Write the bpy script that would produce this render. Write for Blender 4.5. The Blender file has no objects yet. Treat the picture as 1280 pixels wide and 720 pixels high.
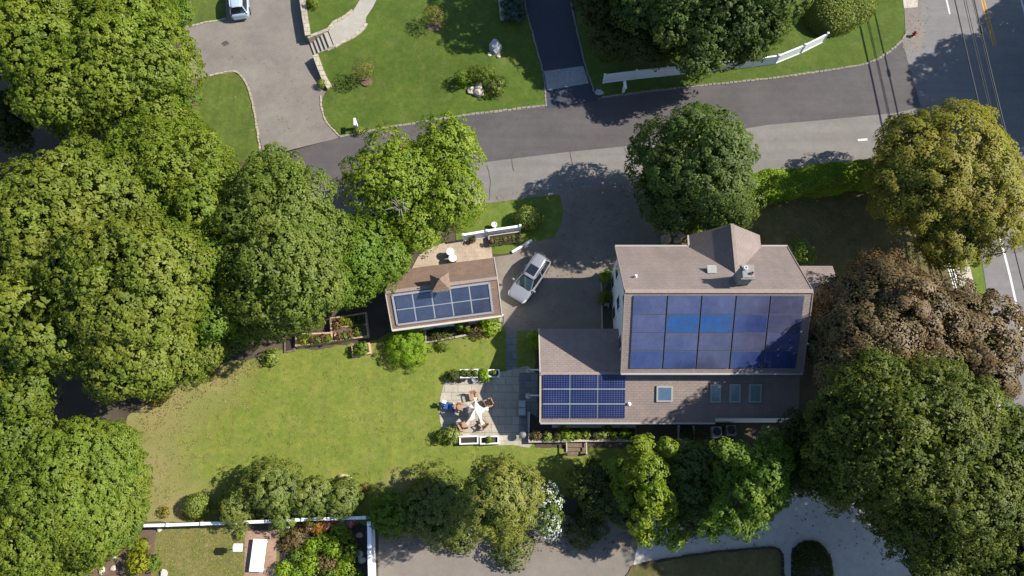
import bpy, bmesh, math, random
import numpy as np
from mathutils import Vector, Matrix

S = bpy.context.scene
COL = S.collection
R = math.radians
random.seed(7)
RNG = np.random.default_rng(11)

# ------------------------------------------------------------------ camera
FPX, PITCH, CAMH = 950.0, 18.0, 61.5
_c, _s = math.cos(R(PITCH)), math.sin(R(PITCH))


def U(u, v, h=0.0):
    """photo pixel (1280x720) -> world point at height h"""
    a, b = u - 640.0, 360.0 - v
    d = Vector((a, FPX * _s + b * _c, -FPX * _c + b * _s))
    t = (CAMH - h) / (-d.z)
    return Vector((d.x * t, d.y * t, h))


def UPL(u, v, p0, n):
    """photo pixel -> point of the plane (p0, n)"""
    a, b = u - 640.0, 360.0 - v
    d = Vector((a, FPX * _s + b * _c, -FPX * _c + b * _s))
    o = Vector((0, 0, CAMH))
    t = (Vector(p0) - o).dot(n) / d.dot(n)
    return o + d * t


def MPP(v, h=0.0):
    return (CAMH - h) / (FPX * _c - (360.0 - v) * _s)


# ------------------------------------------------------------------ materials
def newmat(name):
    m = bpy.data.materials.new(name)
    m.use_nodes = True
    nt = m.node_tree
    b = nt.nodes['Principled BSDF']
    return m, nt, b


def nd(nt, typ, **kw):
    n = nt.nodes.new(typ)
    for k, v in kw.items():
        if k in n.inputs:
            n.inputs[k].default_value = v
        else:
            setattr(n, k, v)
    return n


def c4(c):
    return (c[0], c[1], c[2], 1.0)


def ramp(nt, fac, stops):
    r = nt.nodes.new('ShaderNodeValToRGB')
    el = r.color_ramp.elements
    while len(el) < len(stops):
        el.new(0.5)
    for e, (p, c) in zip(el, stops):
        e.position = p
        e.color = c4(c) if len(c) == 3 else c
    nt.links.new(fac, r.inputs['Fac'])
    return r.outputs['Color']


def mixc(nt, fac, a, b, mode='MIX'):
    m = nt.nodes.new('ShaderNodeMix')
    m.data_type = 'RGBA'
    m.blend_type = mode
    for sock, val in ((m.inputs[0], fac), (m.inputs[6], a), (m.inputs[7], b)):
        if isinstance(val, (int, float)):
            sock.default_value = val
        elif isinstance(val, tuple):
            sock.default_value = c4(val)
        else:
            nt.links.new(val, sock)
    return m.outputs[2]


def noise(nt, vec, scale, detail=4, rough=0.6):
    n = nd(nt, 'ShaderNodeTexNoise', Scale=scale, Detail=detail, Roughness=rough)
    nt.links.new(vec, n.inputs['Vector'])
    return n.outputs['Fac']


def pos(nt):
    g = nt.nodes.new('ShaderNodeNewGeometry')
    return g.outputs['Position']


def objco(nt):
    g = nt.nodes.new('ShaderNodeTexCoord')
    return g.outputs['Object']


def bump(nt, b, h, strength=0.3, dist=0.02):
    bp = nd(nt, 'ShaderNodeBump', Strength=strength, Distance=dist)
    nt.links.new(h, bp.inputs['Height'])
    nt.links.new(bp.outputs['Normal'], b.inputs['Normal'])


def mat_plain(name, col, rough=0.6, var=0.12, scale=3.0, metal=0.0, bumps=0.0, spec=None):
    m, nt, b = newmat(name)
    p = objco(nt)
    n = noise(nt, p, scale)
    lo = tuple(x * (1 - var) for x in col)
    hi = tuple(min(1, x * (1 + var)) for x in col)
    cc = ramp(nt, n, [(0.3, lo), (0.7, hi)])
    nt.links.new(cc, b.inputs['Base Color'])
    b.inputs['Roughness'].default_value = rough
    b.inputs['Metallic'].default_value = metal
    if spec is not None:
        b.inputs['Specular IOR Level'].default_value = spec
    if bumps:
        bump(nt, b, noise(nt, p, scale * 8), bumps)
    return m


def mat_asphalt(name, col, patch=0.18, fine=0.16, cracks=0.0, seed=0.0, warm=None, streak=None, spots=0.0):
    m, nt, b = newmat(name)
    p = pos(nt)
    mp = nd(nt, 'ShaderNodeMapping')
    mp.inputs['Location'].default_value = (seed * 13.1, seed * 7.7, 0)
    nt.links.new(p, mp.inputs['Vector'])
    v = mp.outputs['Vector']
    n1 = noise(nt, v, 0.22, 5, 0.65)
    n2 = noise(nt, v, 9.0, 3, 0.8)
    n3 = noise(nt, v, 1.4, 4, 0.7)
    col2 = warm or col
    c = ramp(nt, n1, [(0.3, tuple(x * (1 - patch) for x in col)), (0.7, tuple(x * (1 + patch) for x in col2))])
    f = ramp(nt, n2, [(0.25, (1 - fine,) * 3), (0.75, (1 + fine,) * 3)])
    c = mixc(nt, 1.0, c, f, 'MULTIPLY')
    f3 = ramp(nt, n3, [(0.3, (0.9,) * 3), (0.7, (1.08,) * 3)])
    c = mixc(nt, 1.0, c, f3, 'MULTIPLY')
    if streak:
        ms = nd(nt, 'ShaderNodeMapping')
        ms.inputs['Rotation'].default_value = (0, 0, R(streak))
        ms.inputs['Scale'].default_value = (0.05, 1.0, 1)
        nt.links.new(v, ms.inputs['Vector'])
        nz = noise(nt, ms.outputs['Vector'], 1.1, 4, 0.6)
        k = ramp(nt, nz, [(0.3, (0.88,) * 3), (0.7, (1.09,) * 3)])
        c = mixc(nt, 1.0, c, k, 'MULTIPLY')
    if spots:
        ns = noise(nt, v, 0.9, 2, 0.4)
        k = ramp(nt, ns, [(0.66, (1, 1, 1)), (0.78, (1 - spots,) * 3)])
        c = mixc(nt, 1.0, c, k, 'MULTIPLY')
        ns = noise(nt, v, 3.3, 3, 0.5)
        k = ramp(nt, ns, [(0.70, (1, 1, 1)), (0.8, (1 + spots,) * 3)])
        c = mixc(nt, 1.0, c, k, 'MULTIPLY')
    if cracks:
        vo = nd(nt, 'ShaderNodeTexVoronoi', Scale=0.16)
        vo.feature = 'DISTANCE_TO_EDGE'
        w = nd(nt, 'ShaderNodeTexNoise', Scale=0.7, Detail=4)
        nt.links.new(v, w.inputs['Vector'])
        wm = mixc(nt, 0.12, v, w.outputs['Color'], 'ADD')
        nt.links.new(wm, vo.inputs['Vector'])
        k = ramp(nt, vo.outputs['Distance'], [(0.0, (1 - cracks,) * 3), (0.012, (1, 1, 1))])
        c = mixc(nt, 1.0, c, k, 'MULTIPLY')
    nt.links.new(c, b.inputs['Base Color'])
    b.inputs['Roughness'].default_value = 0.9
    bump(nt, b, n2, 0.25, 0.01)
    return m


def mat_grass(name, c1, c2, dry=(0.30, 0.24, 0.12), dryamt=0.0, grad=None, streak=0.0, angle=0.0):
    """lawn: mottled greens, thatchy dry patches (grad = list of (x, y, radius) worn places)"""
    m, nt, b = newmat(name)
    p = pos(nt)
    n1 = noise(nt, p, 0.35, 5, 0.65)
    n2 = noise(nt, p, 2.6, 4, 0.75)
    n3 = noise(nt, p, 22.0, 2, 0.8)
    c = ramp(nt, n1, [(0.32, c1), (0.68, c2)])
    f = ramp(nt, n2, [(0.3, (0.76, 0.80, 0.78)), (0.72, (1.26, 1.2, 1.2))])
    c = mixc(nt, 1.0, c, f, 'MULTIPLY')
    n4 = noise(nt, p, 0.9, 3, 0.5)
    f = ramp(nt, n4, [(0.35, (0.86, 0.93, 0.85)), (0.68, (1.14, 1.05, 1.1))])
    c = mixc(nt, 1.0, c, f, 'MULTIPLY')
    f = ramp(nt, n3, [(0.25, (0.72,) * 3), (0.75, (1.28,) * 3)])
    c = mixc(nt, 1.0, c, f, 'MULTIPLY')
    if streak:
        mp = nd(nt, 'ShaderNodeMapping')
        mp.inputs['Rotation'].default_value = (0, 0, angle)
        mp.inputs['Scale'].default_value = (1.0, 0.06, 1)
        nt.links.new(p, mp.inputs['Vector'])
        ns = noise(nt, mp.outputs['Vector'], 1.6, 3, 0.6)
        f = ramp(nt, ns, [(0.3, (1 - streak,) * 3), (0.7, (1 + streak,) * 3)])
        c = mixc(nt, 1.0, c, f, 'MULTIPLY')
    fac = None
    if dryamt:
        nq = noise(nt, p, 0.75, 6, 0.72)
        fac = ramp(nt, nq, [(0.52, (0, 0, 0)), (0.72, (dryamt,) * 3)])
    for (x, y, rad) in (grad or []):
        d = nd(nt, 'ShaderNodeVectorMath')
        d.operation = 'DISTANCE'
        d.inputs[1].default_value = (x, y, 0)
        nt.links.new(p, d.inputs[0])
        dn = nd(nt, 'ShaderNodeMath')
        dn.operation = 'MULTIPLY_ADD'
        nt.links.new(n2, dn.inputs[0])
        dn.inputs[1].default_value = rad * 1.6
        nt.links.new(d.outputs['Value'], dn.inputs[2])
        mr = nd(nt, 'ShaderNodeMapRange')
        nt.links.new(dn.outputs[0], mr.inputs[0])
        mr.inputs[1].default_value = rad * 0.9
        mr.inputs[2].default_value = rad * 2.1
        mr.inputs[3].default_value = 0.85
        mr.inputs[4].default_value = 0.0
        if fac is None:
            fac = mr.outputs[0]
        else:
            mx = nd(nt, 'ShaderNodeMath')
            mx.operation = 'MAXIMUM'
            nt.links.new(fac, mx.inputs[0])
            nt.links.new(mr.outputs[0], mx.inputs[1])
            fac = mx.outputs[0]
    if fac is not None:
        nd2 = ramp(nt, n3, [(0.2, tuple(x * 0.7 for x in dry)), (0.8, tuple(x * 1.25 for x in dry))])
        c = mixc(nt, fac, c, nd2)
    nt.links.new(c, b.inputs['Base Color'])
    b.inputs['Roughness'].default_value = 0.85
    b.inputs['Specular IOR Level'].default_value = 0.2
    bump(nt, b, n3, 0.6, 0.06)
    return m


def mat_leaf(name, dark, mid, light, trans=0.40, rough=0.55, spec=0.3):
    m, nt, b = newmat(name)
    at = nd(nt, 'ShaderNodeAttribute')
    at.attribute_name = 'tint'
    c = ramp(nt, at.outputs['Fac'], [(0.0, dark), (0.5, mid), (1.0, light)])
    hn = noise(nt, pos(nt), 0.38, 3, 0.6)
    hv = ramp(nt, hn, [(0.28, (0.86, 0.98, 0.85)), (0.5, (1.0, 1.0, 1.0)), (0.74, (1.2, 1.06, 1.0))])
    c = mixc(nt, 1.0, c, hv, 'MULTIPLY')
    nt.links.new(c, b.inputs['Base Color'])
    b.inputs['Roughness'].default_value = rough
    b.inputs['Specular IOR Level'].default_value = spec
    tr = nd(nt, 'ShaderNodeBsdfTranslucent')
    c2 = mixc(nt, 1.0, c, (1.15, 1.25, 0.6), 'MULTIPLY')
    nt.links.new(c2, tr.inputs['Color'])
    mx = nd(nt, 'ShaderNodeMixShader')
    mx.inputs[0].default_value = trans
    nt.links.new(b.outputs[0], mx.inputs[1])
    nt.links.new(tr.outputs[0], mx.inputs[2])
    nt.links.new(mx.outputs[0], nt.nodes['Material Output'].inputs['Surface'])
    return m


def mat_shingle(name, c1, c2, mort):
    m, nt, b = newmat(name)
    uv = nt.nodes.new('ShaderNodeUVMap')
    br = nd(nt, 'ShaderNodeTexBrick', Scale=1.0)
    br.inputs['Color1'].default_value = c4(c1)
    br.inputs['Color2'].default_value = c4(c2)
    br.inputs['Mortar'].default_value = c4(mort)
    br.inputs['Mortar Size'].default_value = 0.018
    br.inputs['Brick Width'].default_value = 0.42
    br.inputs['Row Height'].default_value = 0.2
    nt.links.new(uv.outputs[0], br.inputs['Vector'])
    n = noise(nt, uv.outputs[0], 0.5, 5, 0.7)
    f = ramp(nt, n, [(0.3, (0.88,) * 3), (0.7, (1.12,) * 3)])
    c = mixc(nt, 1.0, br.outputs['Color'], f, 'MULTIPLY')
    n2 = noise(nt, uv.outputs[0], 14, 2, 0.7)
    f = ramp(nt, n2, [(0.3, (0.88,) * 3), (0.7, (1.12,) * 3)])
    c = mixc(nt, 1.0, c, f, 'MULTIPLY')
    mp = nd(nt, 'ShaderNodeMapping')
    mp.inputs['Scale'].default_value = (1.0, 0.12, 1)
    nt.links.new(uv.outputs[0], mp.inputs['Vector'])
    n3 = noise(nt, mp.outputs['Vector'], 1.6, 4, 0.6)
    f = ramp(nt, n3, [(0.3, (0.92,) * 3), (0.7, (1.07,) * 3)])
    c = mixc(nt, 1.0, c, f, 'MULTIPLY')
    nt.links.new(c, b.inputs['Base Color'])
    b.inputs['Roughness'].default_value = 0.9
    bump(nt, b, br.outputs['Fac'], 0.5, -0.03)
    return m


def mat_brick(name, c1, c2, mort, w, h, msize=0.02, rough=0.85, varsc=0.6):
    m, nt, b = newmat(name)
    p = pos(nt)
    br = nd(nt, 'ShaderNodeTexBrick', Scale=1.0)
    br.inputs['Color1'].default_value = c4(c1)
    br.inputs['Color2'].default_value = c4(c2)
    br.inputs['Mortar'].default_value = c4(mort)
    br.inputs['Mortar Size'].default_value = msize
    br.inputs['Brick Width'].default_value = w
    br.inputs['Row Height'].default_value = h
    nt.links.new(p, br.inputs['Vector'])
    n = noise(nt, p, varsc, 5, 0.7)
    f = ramp(nt, n, [(0.3, (0.8,) * 3), (0.7, (1.15,) * 3)])
    c = mixc(nt, 1.0, br.outputs['Color'], f, 'MULTIPLY')
    n2 = noise(nt, p, 8, 3, 0.7)
    f = ramp(nt, n2, [(0.3, (0.85,) * 3), (0.7, (1.15,) * 3)])
    c = mixc(nt, 1.0, c, f, 'MULTIPLY')
    nt.links.new(c, b.inputs['Base Color'])
    b.inputs['Roughness'].default_value = rough
    return m


def mat_panel(name, cell, line, nx, ny, lw=0.06, rough=0.12, ior=1.9, refl_patch=None):
    """solar module: cells with thin bus lines, UV 0..1 over one module"""
    m, nt, b = newmat(name)
    uv = nt.nodes.new('ShaderNodeUVMap')
    br = nd(nt, 'ShaderNodeTexBrick', Scale=1.0)
    br.offset = 0.0
    br.inputs['Color1'].default_value = c4(cell)
    br.inputs['Color2'].default_value = c4(tuple(x * 1.25 for x in cell))
    br.inputs['Mortar'].default_value = c4(line)
    br.inputs['Mortar Size'].default_value = lw
    br.inputs['Mortar Smooth'].default_value = 0.2
    br.inputs['Brick Width'].default_value = 1.0
    br.inputs['Row Height'].default_value = 1.0
    mp = nd(nt, 'ShaderNodeMapping')
    mp.inputs['Scale'].default_value = (nx, ny, 1)
    nt.links.new(uv.outputs[0], mp.inputs['Vector'])
    nt.links.new(mp.outputs['Vector'], br.inputs['Vector'])
    n = noise(nt, pos(nt), 0.55, 4, 0.6)
    f = ramp(nt, n, [(0.3, (0.7, 0.74, 0.85)), (0.7, (1.3, 1.2, 1.15))])
    c = mixc(nt, 1.0, br.outputs['Color'], f, 'MULTIPLY')
    if refl_patch:  # uneven painted reflection laid over the cell colour
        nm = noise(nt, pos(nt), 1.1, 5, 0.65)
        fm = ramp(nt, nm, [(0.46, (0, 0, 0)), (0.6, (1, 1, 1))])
        c = mixc(nt, fm, c, refl_patch)
    nt.links.new(c, b.inputs['Base Color'])
    b.inputs['Roughness'].default_value = rough
    b.inputs['IOR'].default_value = ior
    return m


M = {}
M['earth'] = mat_asphalt('earth_litter', (0.0450, 0.0330, 0.0210), 0.35, 0.4, warm=(0.0600, 0.0450, 0.0270))
M['soil'] = mat_asphalt('bed_soil', (0.0270, 0.0192, 0.0132), 0.3, 0.4)
M['mulch'] = mat_asphalt('mulch', (0.1020, 0.0630, 0.0420), 0.3, 0.35)
M['road_old'] = mat_asphalt('old_asphalt', (0.1470, 0.1350, 0.1230), 0.10, 0.10, seed=1, streak=-8, spots=.18)
M['road_new'] = mat_asphalt('new_asphalt', (0.0672, 0.0594, 0.0588), 0.16, 0.12, seed=2, streak=-8, spots=.1)
M['road_main'] = mat_asphalt('main_road_asphalt', (0.1410, 0.1332, 0.1290), 0.08, 0.10, seed=3, streak=-75, spots=.1)
M['drive_grey'] = mat_asphalt('driveway_asphalt', (0.1470, 0.1290, 0.1110), 0.13, 0.12, seed=4, warm=(0.1620, 0.1410, 0.1200))
M['drive_house'] = mat_asphalt('house_drive_asphalt', (0.1500, 0.1260, 0.1020), 0.20, 0.16, seed=5, spots=.25)
M['drive_shade_tint'] = mat_asphalt('shade_tinted_asphalt', (0.0312, 0.0348, 0.0510), 0.10, 0.10, seed=6)  # dark navy stands for asphalt lying in tree shadow
M['drive_low'] = mat_asphalt('lower_drive_asphalt', (0.1500, 0.1290, 0.1080), 0.12, 0.12, seed=7, spots=.2)
M['concrete'] = mat_asphalt('pale_concrete', (0.3780, 0.3542, 0.3159), 0.10, 0.10, seed=8)
M['walk'] = mat_brick('sidewalk_slabs', (0.3360, 0.3000, 0.2520), (0.3600, 0.3180, 0.2700), (0.2400, 0.2160, 0.1800), 1.5, 1.5, 0.02)
M['apron'] = mat_brick('apron_setts', (0.2160, 0.2160, 0.2220), (0.2640, 0.2640, 0.2580), (0.1800, 0.1800, 0.1800), 0.25, 0.2, 0.02)
M['pavers'] = mat_brick('cream_pavers', (0.3120, 0.2400, 0.1740), (0.3480, 0.2700, 0.1980), (0.2520, 0.1980, 0.1500), 0.5, 0.4, 0.015)
M['flag'] = mat_brick('flagstone', (0.2808, 0.2496, 0.1950), (0.3510, 0.3120, 0.2418), (0.1872, 0.1638, 0.1326), 1.1, 0.65, 0.025)
M['flagblue'] = mat_brick('bluestone', (0.1200, 0.1260, 0.1260), (0.1620, 0.1680, 0.1620), (0.0780, 0.0840, 0.0780), 1.0, 0.6, 0.025)
M['brickpad'] = mat_brick('brick_pad', (0.2400, 0.1440, 0.0960), (0.2760, 0.1680, 0.1140), (0.2160, 0.1560, 0.1140), 0.3, 0.15, 0.012)
M['cream_stone'] = mat_brick('cream_stone', (0.3120, 0.2700, 0.1980), (0.3600, 0.3120, 0.2400), (0.1800, 0.1560, 0.1200), 0.7, 0.45, 0.03)
M['walk_stone'] = mat_asphalt('stone_walk', (0.2760, 0.2520, 0.2100), 0.12, 0.12, seed=9)
M['kerb'] = mat_asphalt('kerb_stone', (0.2880, 0.2460, 0.1800), 0.18, 0.35, seed=10)
M['kerb_grey'] = mat_asphalt('kerb_grey', (0.1800, 0.1620, 0.1320), 0.2, 0.25, seed=11)
M['white_line'] = mat_asphalt('white_road_paint', (0.4680, 0.4680, 0.4560), 0.05, 0.12)
M['yellow_line'] = mat_asphalt('yellow_road_paint', (0.4320, 0.2160, 0.0360), 0.08, 0.15)
M['iron'] = mat_plain('cast_iron', (0.0558, 0.0496, 0.0465), 0.7)

M['lawn_up'] = mat_grass('upper_lawn_grass', (0.0486, 0.0783, 0.0096), (0.0662, 0.1028, 0.0125), dryamt=0.12)
M['lawn_strip'] = mat_grass('verge_grass', (0.0741, 0.1131, 0.0140), (0.0975, 0.1404, 0.0187), dryamt=0.25)
M['lawn_left'] = mat_grass('striped_lawn_grass', (0.0588, 0.0888, 0.0132), (0.0780, 0.1080, 0.0168), streak=0.14, angle=R(-8), dryamt=0.15)
dry1, dry2, dry3 = U(195, 500), U(180, 590), U(215, 640)
M['lawn_back'] = mat_grass('back_lawn_grass', (0.1115, 0.1436, 0.0210), (0.1474, 0.1738, 0.0294), dry=(0.2228, 0.1805, 0.0847), dryamt=0.3,
                           grad=[(dry1.x, dry1.y, 4.6), (dry2.x, dry2.y, 3.8), (U(262, 462).x, U(262, 462).y, 3.2), (dry3.x, dry3.y, 3.2), (U(500, 612).x, U(500, 612).y, 1.6),
                                 (U(455, 428).x, U(455, 428).y, 1.2)], streak=0.05, angle=R(80))
M['lawn_dry'] = mat_grass('dry_lawn_grass', (0.1140, 0.1050, 0.0300), (0.1500, 0.1350, 0.0450), dry=(0.2040, 0.1680, 0.0840), dryamt=0.5)
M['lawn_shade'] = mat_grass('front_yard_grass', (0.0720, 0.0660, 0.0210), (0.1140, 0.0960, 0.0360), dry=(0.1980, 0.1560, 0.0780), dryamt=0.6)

M['lf_yg'] = mat_leaf('leaf_yellow_green', (0.0898, 0.1301, 0.0107), (0.1519, 0.2030, 0.0161), (0.2248, 0.2720, 0.0279))
M['lf_olive'] = mat_leaf('leaf_olive', (0.0968, 0.1268, 0.0147), (0.1571, 0.1949, 0.0213), (0.2210, 0.2538, 0.0367))
M['lf_bright'] = mat_leaf('leaf_bright_green', (0.0700, 0.1294, 0.0107), (0.1214, 0.1991, 0.0147), (0.1821, 0.2587, 0.0267))
M['lf_fine'] = mat_leaf('leaf_fine_green', (0.0951, 0.1454, 0.0147), (0.1513, 0.2069, 0.0213), (0.2182, 0.2706, 0.0347))
M['lf_green'] = mat_leaf('leaf_green', (0.0740, 0.1156, 0.0110), (0.1253, 0.1759, 0.0161), (0.1881, 0.2262, 0.0277))
M['lf_grey'] = mat_leaf('leaf_grey_green', (0.0894, 0.1282, 0.0171), (0.1452, 0.1924, 0.0267), (0.2155, 0.2564, 0.0476))
M['lf_maple'] = mat_leaf('leaf_light_maple', (0.1076, 0.1762, 0.0120), (0.1912, 0.2642, 0.0186), (0.3108, 0.3523, 0.0434))
M['lf_maple2'] = mat_leaf('leaf_mid_maple', (0.0700, 0.1294, 0.0120), (0.1214, 0.2040, 0.0172), (0.2242, 0.2986, 0.0399))
M['lf_deep'] = mat_leaf('leaf_deep_green', (0.0414, 0.0740, 0.0111), (0.0847, 0.1307, 0.0208), (0.1612, 0.2047, 0.0483))
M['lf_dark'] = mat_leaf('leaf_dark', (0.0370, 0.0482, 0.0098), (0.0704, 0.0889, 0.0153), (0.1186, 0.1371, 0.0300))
M['lf_oak'] = mat_leaf('leaf_oak', (0.0516, 0.0762, 0.0092), (0.0984, 0.1254, 0.0150), (0.1878, 0.2104, 0.0317))
M['lf_gold'] = mat_leaf('leaf_golden', (0.1416, 0.1311, 0.0159), (0.2266, 0.2099, 0.0265), (0.3115, 0.2918, 0.0485))
M['lf_brown'] = mat_leaf('leaf_copper', (0.0703, 0.0442, 0.0152), (0.1181, 0.0804, 0.0291), (0.1652, 0.1205, 0.0507), trans=0.10)
M['lf_yew'] = mat_leaf('leaf_yew', (0.0485, 0.0697, 0.0093), (0.0974, 0.1235, 0.0171), (0.1660, 0.1877, 0.0323), trans=0.12)
M['lf_spruce'] = mat_leaf('leaf_spruce', (0.0686, 0.0839, 0.0103), (0.1364, 0.1488, 0.0182), (0.2144, 0.2178, 0.0390), trans=0.12)
M['lf_hedge'] = mat_leaf('leaf_hedge', (0.1081, 0.1467, 0.0185), (0.1660, 0.2100, 0.0307), (0.2293, 0.2740, 0.0513), trans=0.12)
M['lf_hedge_bright'] = mat_leaf('leaf_hedge_bright', (0.1254, 0.2132, 0.0130), (0.2070, 0.3197, 0.0167), (0.3010, 0.4139, 0.0324))
M['lf_lime'] = mat_leaf('leaf_lime', (0.1304, 0.1542, 0.0066), (0.2253, 0.2490, 0.0096), (0.3082, 0.3082, 0.0262))
M['lf_rust'] = mat_leaf('leaf_rust', (0.1186, 0.0778, 0.0273), (0.1852, 0.1260, 0.0491), (0.2519, 0.1852, 0.0764))
M['lf_blue'] = mat_leaf('leaf_blue_green', (0.0468, 0.0819, 0.0585), (0.0858, 0.1326, 0.1014), (0.1404, 0.2028, 0.1638))
M['fl_orange'] = mat_leaf('petal_orange', (0.2764, 0.0869, 0.0126), (0.4343, 0.1580, 0.0190), (0.5134, 0.2606, 0.0506), trans=0.2)
M['fl_white'] = mat_leaf('petal_white', (0.0780, 0.1170, 0.0390), (0.4836, 0.4992, 0.4524), (0.6630, 0.6630, 0.6396), trans=0.2)
M['fl_pink'] = mat_leaf('petal_pink', (0.3276, 0.1092, 0.1092), (0.5460, 0.2184, 0.1856), (0.7098, 0.4368, 0.3604), trans=0.2)
M['bark'] = mat_plain('bark', (0.0806, 0.0651, 0.0496), 0.9, 0.35, 4)
M['bark_pale'] = mat_plain('dead_wood', (0.2108, 0.1922, 0.1612), 0.9, 0.25, 4)

M['roof'] = mat_shingle('roof_shingle', (0.200, 0.158, 0.138), (0.180, 0.142, 0.125), (0.140, 0.112, 0.100))
M['roof_garage'] = mat_shingle('garage_shingle', (0.2070, 0.1320, 0.0930), (0.1650, 0.1050, 0.0750), (0.1200, 0.0840, 0.0630))
M['ridge'] = mat_plain('ridge_cap', (0.215, 0.168, 0.142), 0.9, 0.15, 6)
M['siding'] = mat_plain('white_siding', (0.6290, 0.6460, 0.6630), 0.5, 0.04)
M['trim'] = mat_plain('white_trim', (0.6800, 0.6715, 0.6460), 0.45, 0.04)
M['gutter'] = mat_plain('gutter_metal', (0.2691, 0.2604, 0.2430), 0.4, 0.05)
M['fascia_cream'] = mat_plain('cream_trim', (0.4340, 0.3844, 0.3224), 0.5, 0.05)
M['glass'] = mat_plain('window_glass', (0.0186, 0.0279, 0.0372), 0.05, 0.1, spec=0.8)
M['sky_glass'] = mat_plain('skylight_glass', (0.0620, 0.1054, 0.1550), 0.08, 0.1, spec=0.8)
M['sky_glass2'] = mat_plain('skylight_glass_pale', (0.1240, 0.1860, 0.1860), 0.12, 0.3, 9, spec=0.8)
M['shutter'] = mat_plain('shutter', (0.0186, 0.0372, 0.0620), 0.5)
M['door'] = mat_plain('door_paint', (0.1550, 0.0372, 0.0310), 0.4)
M['chimney'] = mat_brick('chimney_stone', (0.1800, 0.1740, 0.1620), (0.2400, 0.2340, 0.2160), (0.1200, 0.1140, 0.1080), 0.4, 0.2, 0.02)
M['chimney_cap'] = mat_plain('chimney_cap', (0.1823, 0.1779, 0.1649), 0.8, 0.3, 6)
M['lead'] = mat_plain('vent_metal', (0.1240, 0.1302, 0.1240), 0.5)
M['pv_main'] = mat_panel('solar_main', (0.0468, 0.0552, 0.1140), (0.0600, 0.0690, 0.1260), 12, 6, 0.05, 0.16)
M['pv_refl_deep'] = mat_panel('solar_painted_reflection_deep', (0.026, 0.040, 0.110), (0.040, 0.055, 0.125), 12, 6, 0.05, 0.12)  # same modules, deeper blue: reflection painted into the colour
M['pv_refl_grey'] = mat_panel('solar_painted_reflection_grey', (0.046, 0.050, 0.088), (0.055, 0.060, 0.098), 12, 6, 0.05, 0.12)  # same modules, greyer: reflection painted into the colour
M['pv_refl_sky'] = mat_panel('solar_painted_sky_reflection', (0.014, 0.060, 0.175), (0.025, 0.080, 0.21), 12, 6, 0.03, 0.1, 1.8, (0.026, 0.050, 0.125))  # bright sky and tree reflection painted on as patchy blue
M['pv_poly'] = mat_panel('solar_poly', (0.005, 0.010, 0.048), (0.085, 0.10, 0.165), 10, 6, 0.06, 0.2, 1.4)
M['pv_gar'] = mat_panel('solar_garage', (0.0330, 0.0432, 0.0750), (0.0510, 0.0600, 0.0900), 10, 6, 0.05, 0.16)
M['pv_frame'] = mat_plain('module_frame', (0.3410, 0.3472, 0.3596), 0.35, 0.05, metal=0.3)
M['pv_frame_dark'] = mat_plain('module_frame_dark', (0.075, 0.078, 0.11), 0.4, 0.05)
M['pv_rail'] = mat_plain('module_rail', (0.0155, 0.0174, 0.0310), 0.5)
M['vinyl'] = mat_plain('white_vinyl', (0.6800, 0.6885, 0.6970), 0.4, 0.03)
M['white'] = mat_plain('white_paint', (0.6970, 0.6885, 0.6715), 0.45, 0.04)
M['timber'] = mat_plain('raised_bed_timber', (0.40, 0.28, 0.175), 0.8, 0.25, 5)
M['timber_dark'] = mat_plain('weathered_timber', (0.1240, 0.0868, 0.0558), 0.85, 0.3, 5)
M['timber_pale'] = mat_plain('pale_timber', (0.3100, 0.2728, 0.2232), 0.75, 0.15, 5)
M['teak'] = mat_plain('teak', (0.3100, 0.1798, 0.1054), 0.6, 0.18, 6)
M['canvas'] = mat_plain('cream_canvas', (0.6120, 0.5018, 0.4177), 0.8, 0.05)
M['blue_cloth'] = mat_plain('blue_cloth', (0.0186, 0.0620, 0.1984), 0.8, 0.2)
M['white_cloth'] = mat_plain('white_cloth', (0.6630, 0.6800, 0.6970), 0.85, 0.05)
M['grey_cloth'] = mat_plain('grey_cushion', (0.3100, 0.3286, 0.3348), 0.85, 0.08)
M['black'] = mat_plain('black_plastic', (0.0112, 0.0112, 0.0124), 0.5)
M['rubber'] = mat_plain('rubber', (0.0093, 0.0093, 0.0099), 0.8)
M['silver'] = mat_plain('silver_paint', (0.175, 0.18, 0.205), 0.25, 0.03)
M['paleblue'] = mat_plain('pale_blue_paint', (0.29, 0.365, 0.44), 0.25, 0.03)
M['carglass'] = mat_plain('car_glass', (0.0074, 0.0112, 0.0149), 0.04, 0.1, spec=0.9)
M['windshield'] = mat_plain('windshield_glass', (0.0217, 0.0434, 0.0496), 0.05, 0.3, 1.5, spec=0.9)
M['alloy'] = mat_plain('alloy', (0.3100, 0.3100, 0.3224), 0.3, 0.05, metal=0.8)
M['headlamp'] = mat_plain('headlamp', (0.4650, 0.4774, 0.4960), 0.1, 0.05, spec=0.8)
M['taillamp'] = mat_plain('taillamp', (0.0930, 0.0062, 0.0062), 0.2)
M['rock'] = mat_plain('boulder', (0.2852, 0.2294, 0.1674), 0.9, 0.3, 3, bumps=0.4)
M['rock_white'] = mat_plain('pale_boulder', (0.4092, 0.3596, 0.2976), 0.9, 0.2, 3, bumps=0.4)
M['rock_grey'] = mat_plain('grey_boulder', (0.2790, 0.2852, 0.3100), 0.9, 0.2, 3, bumps=0.4)
M['red'] = mat_plain('red_paint', (0.2604, 0.0372, 0.0279), 0.45)
M['terracotta'] = mat_plain('terracotta', (0.2232, 0.0744, 0.0496), 0.8)
M['wire'] = mat_plain('cable', (0.0186, 0.0186, 0.0198), 0.6)
M['pole'] = mat_plain('pole_wood', (0.1240, 0.0992, 0.0744), 0.9, 0.2)
M['ac'] = mat_plain('condenser_metal', (0.2356, 0.2356, 0.2232), 0.5)
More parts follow.
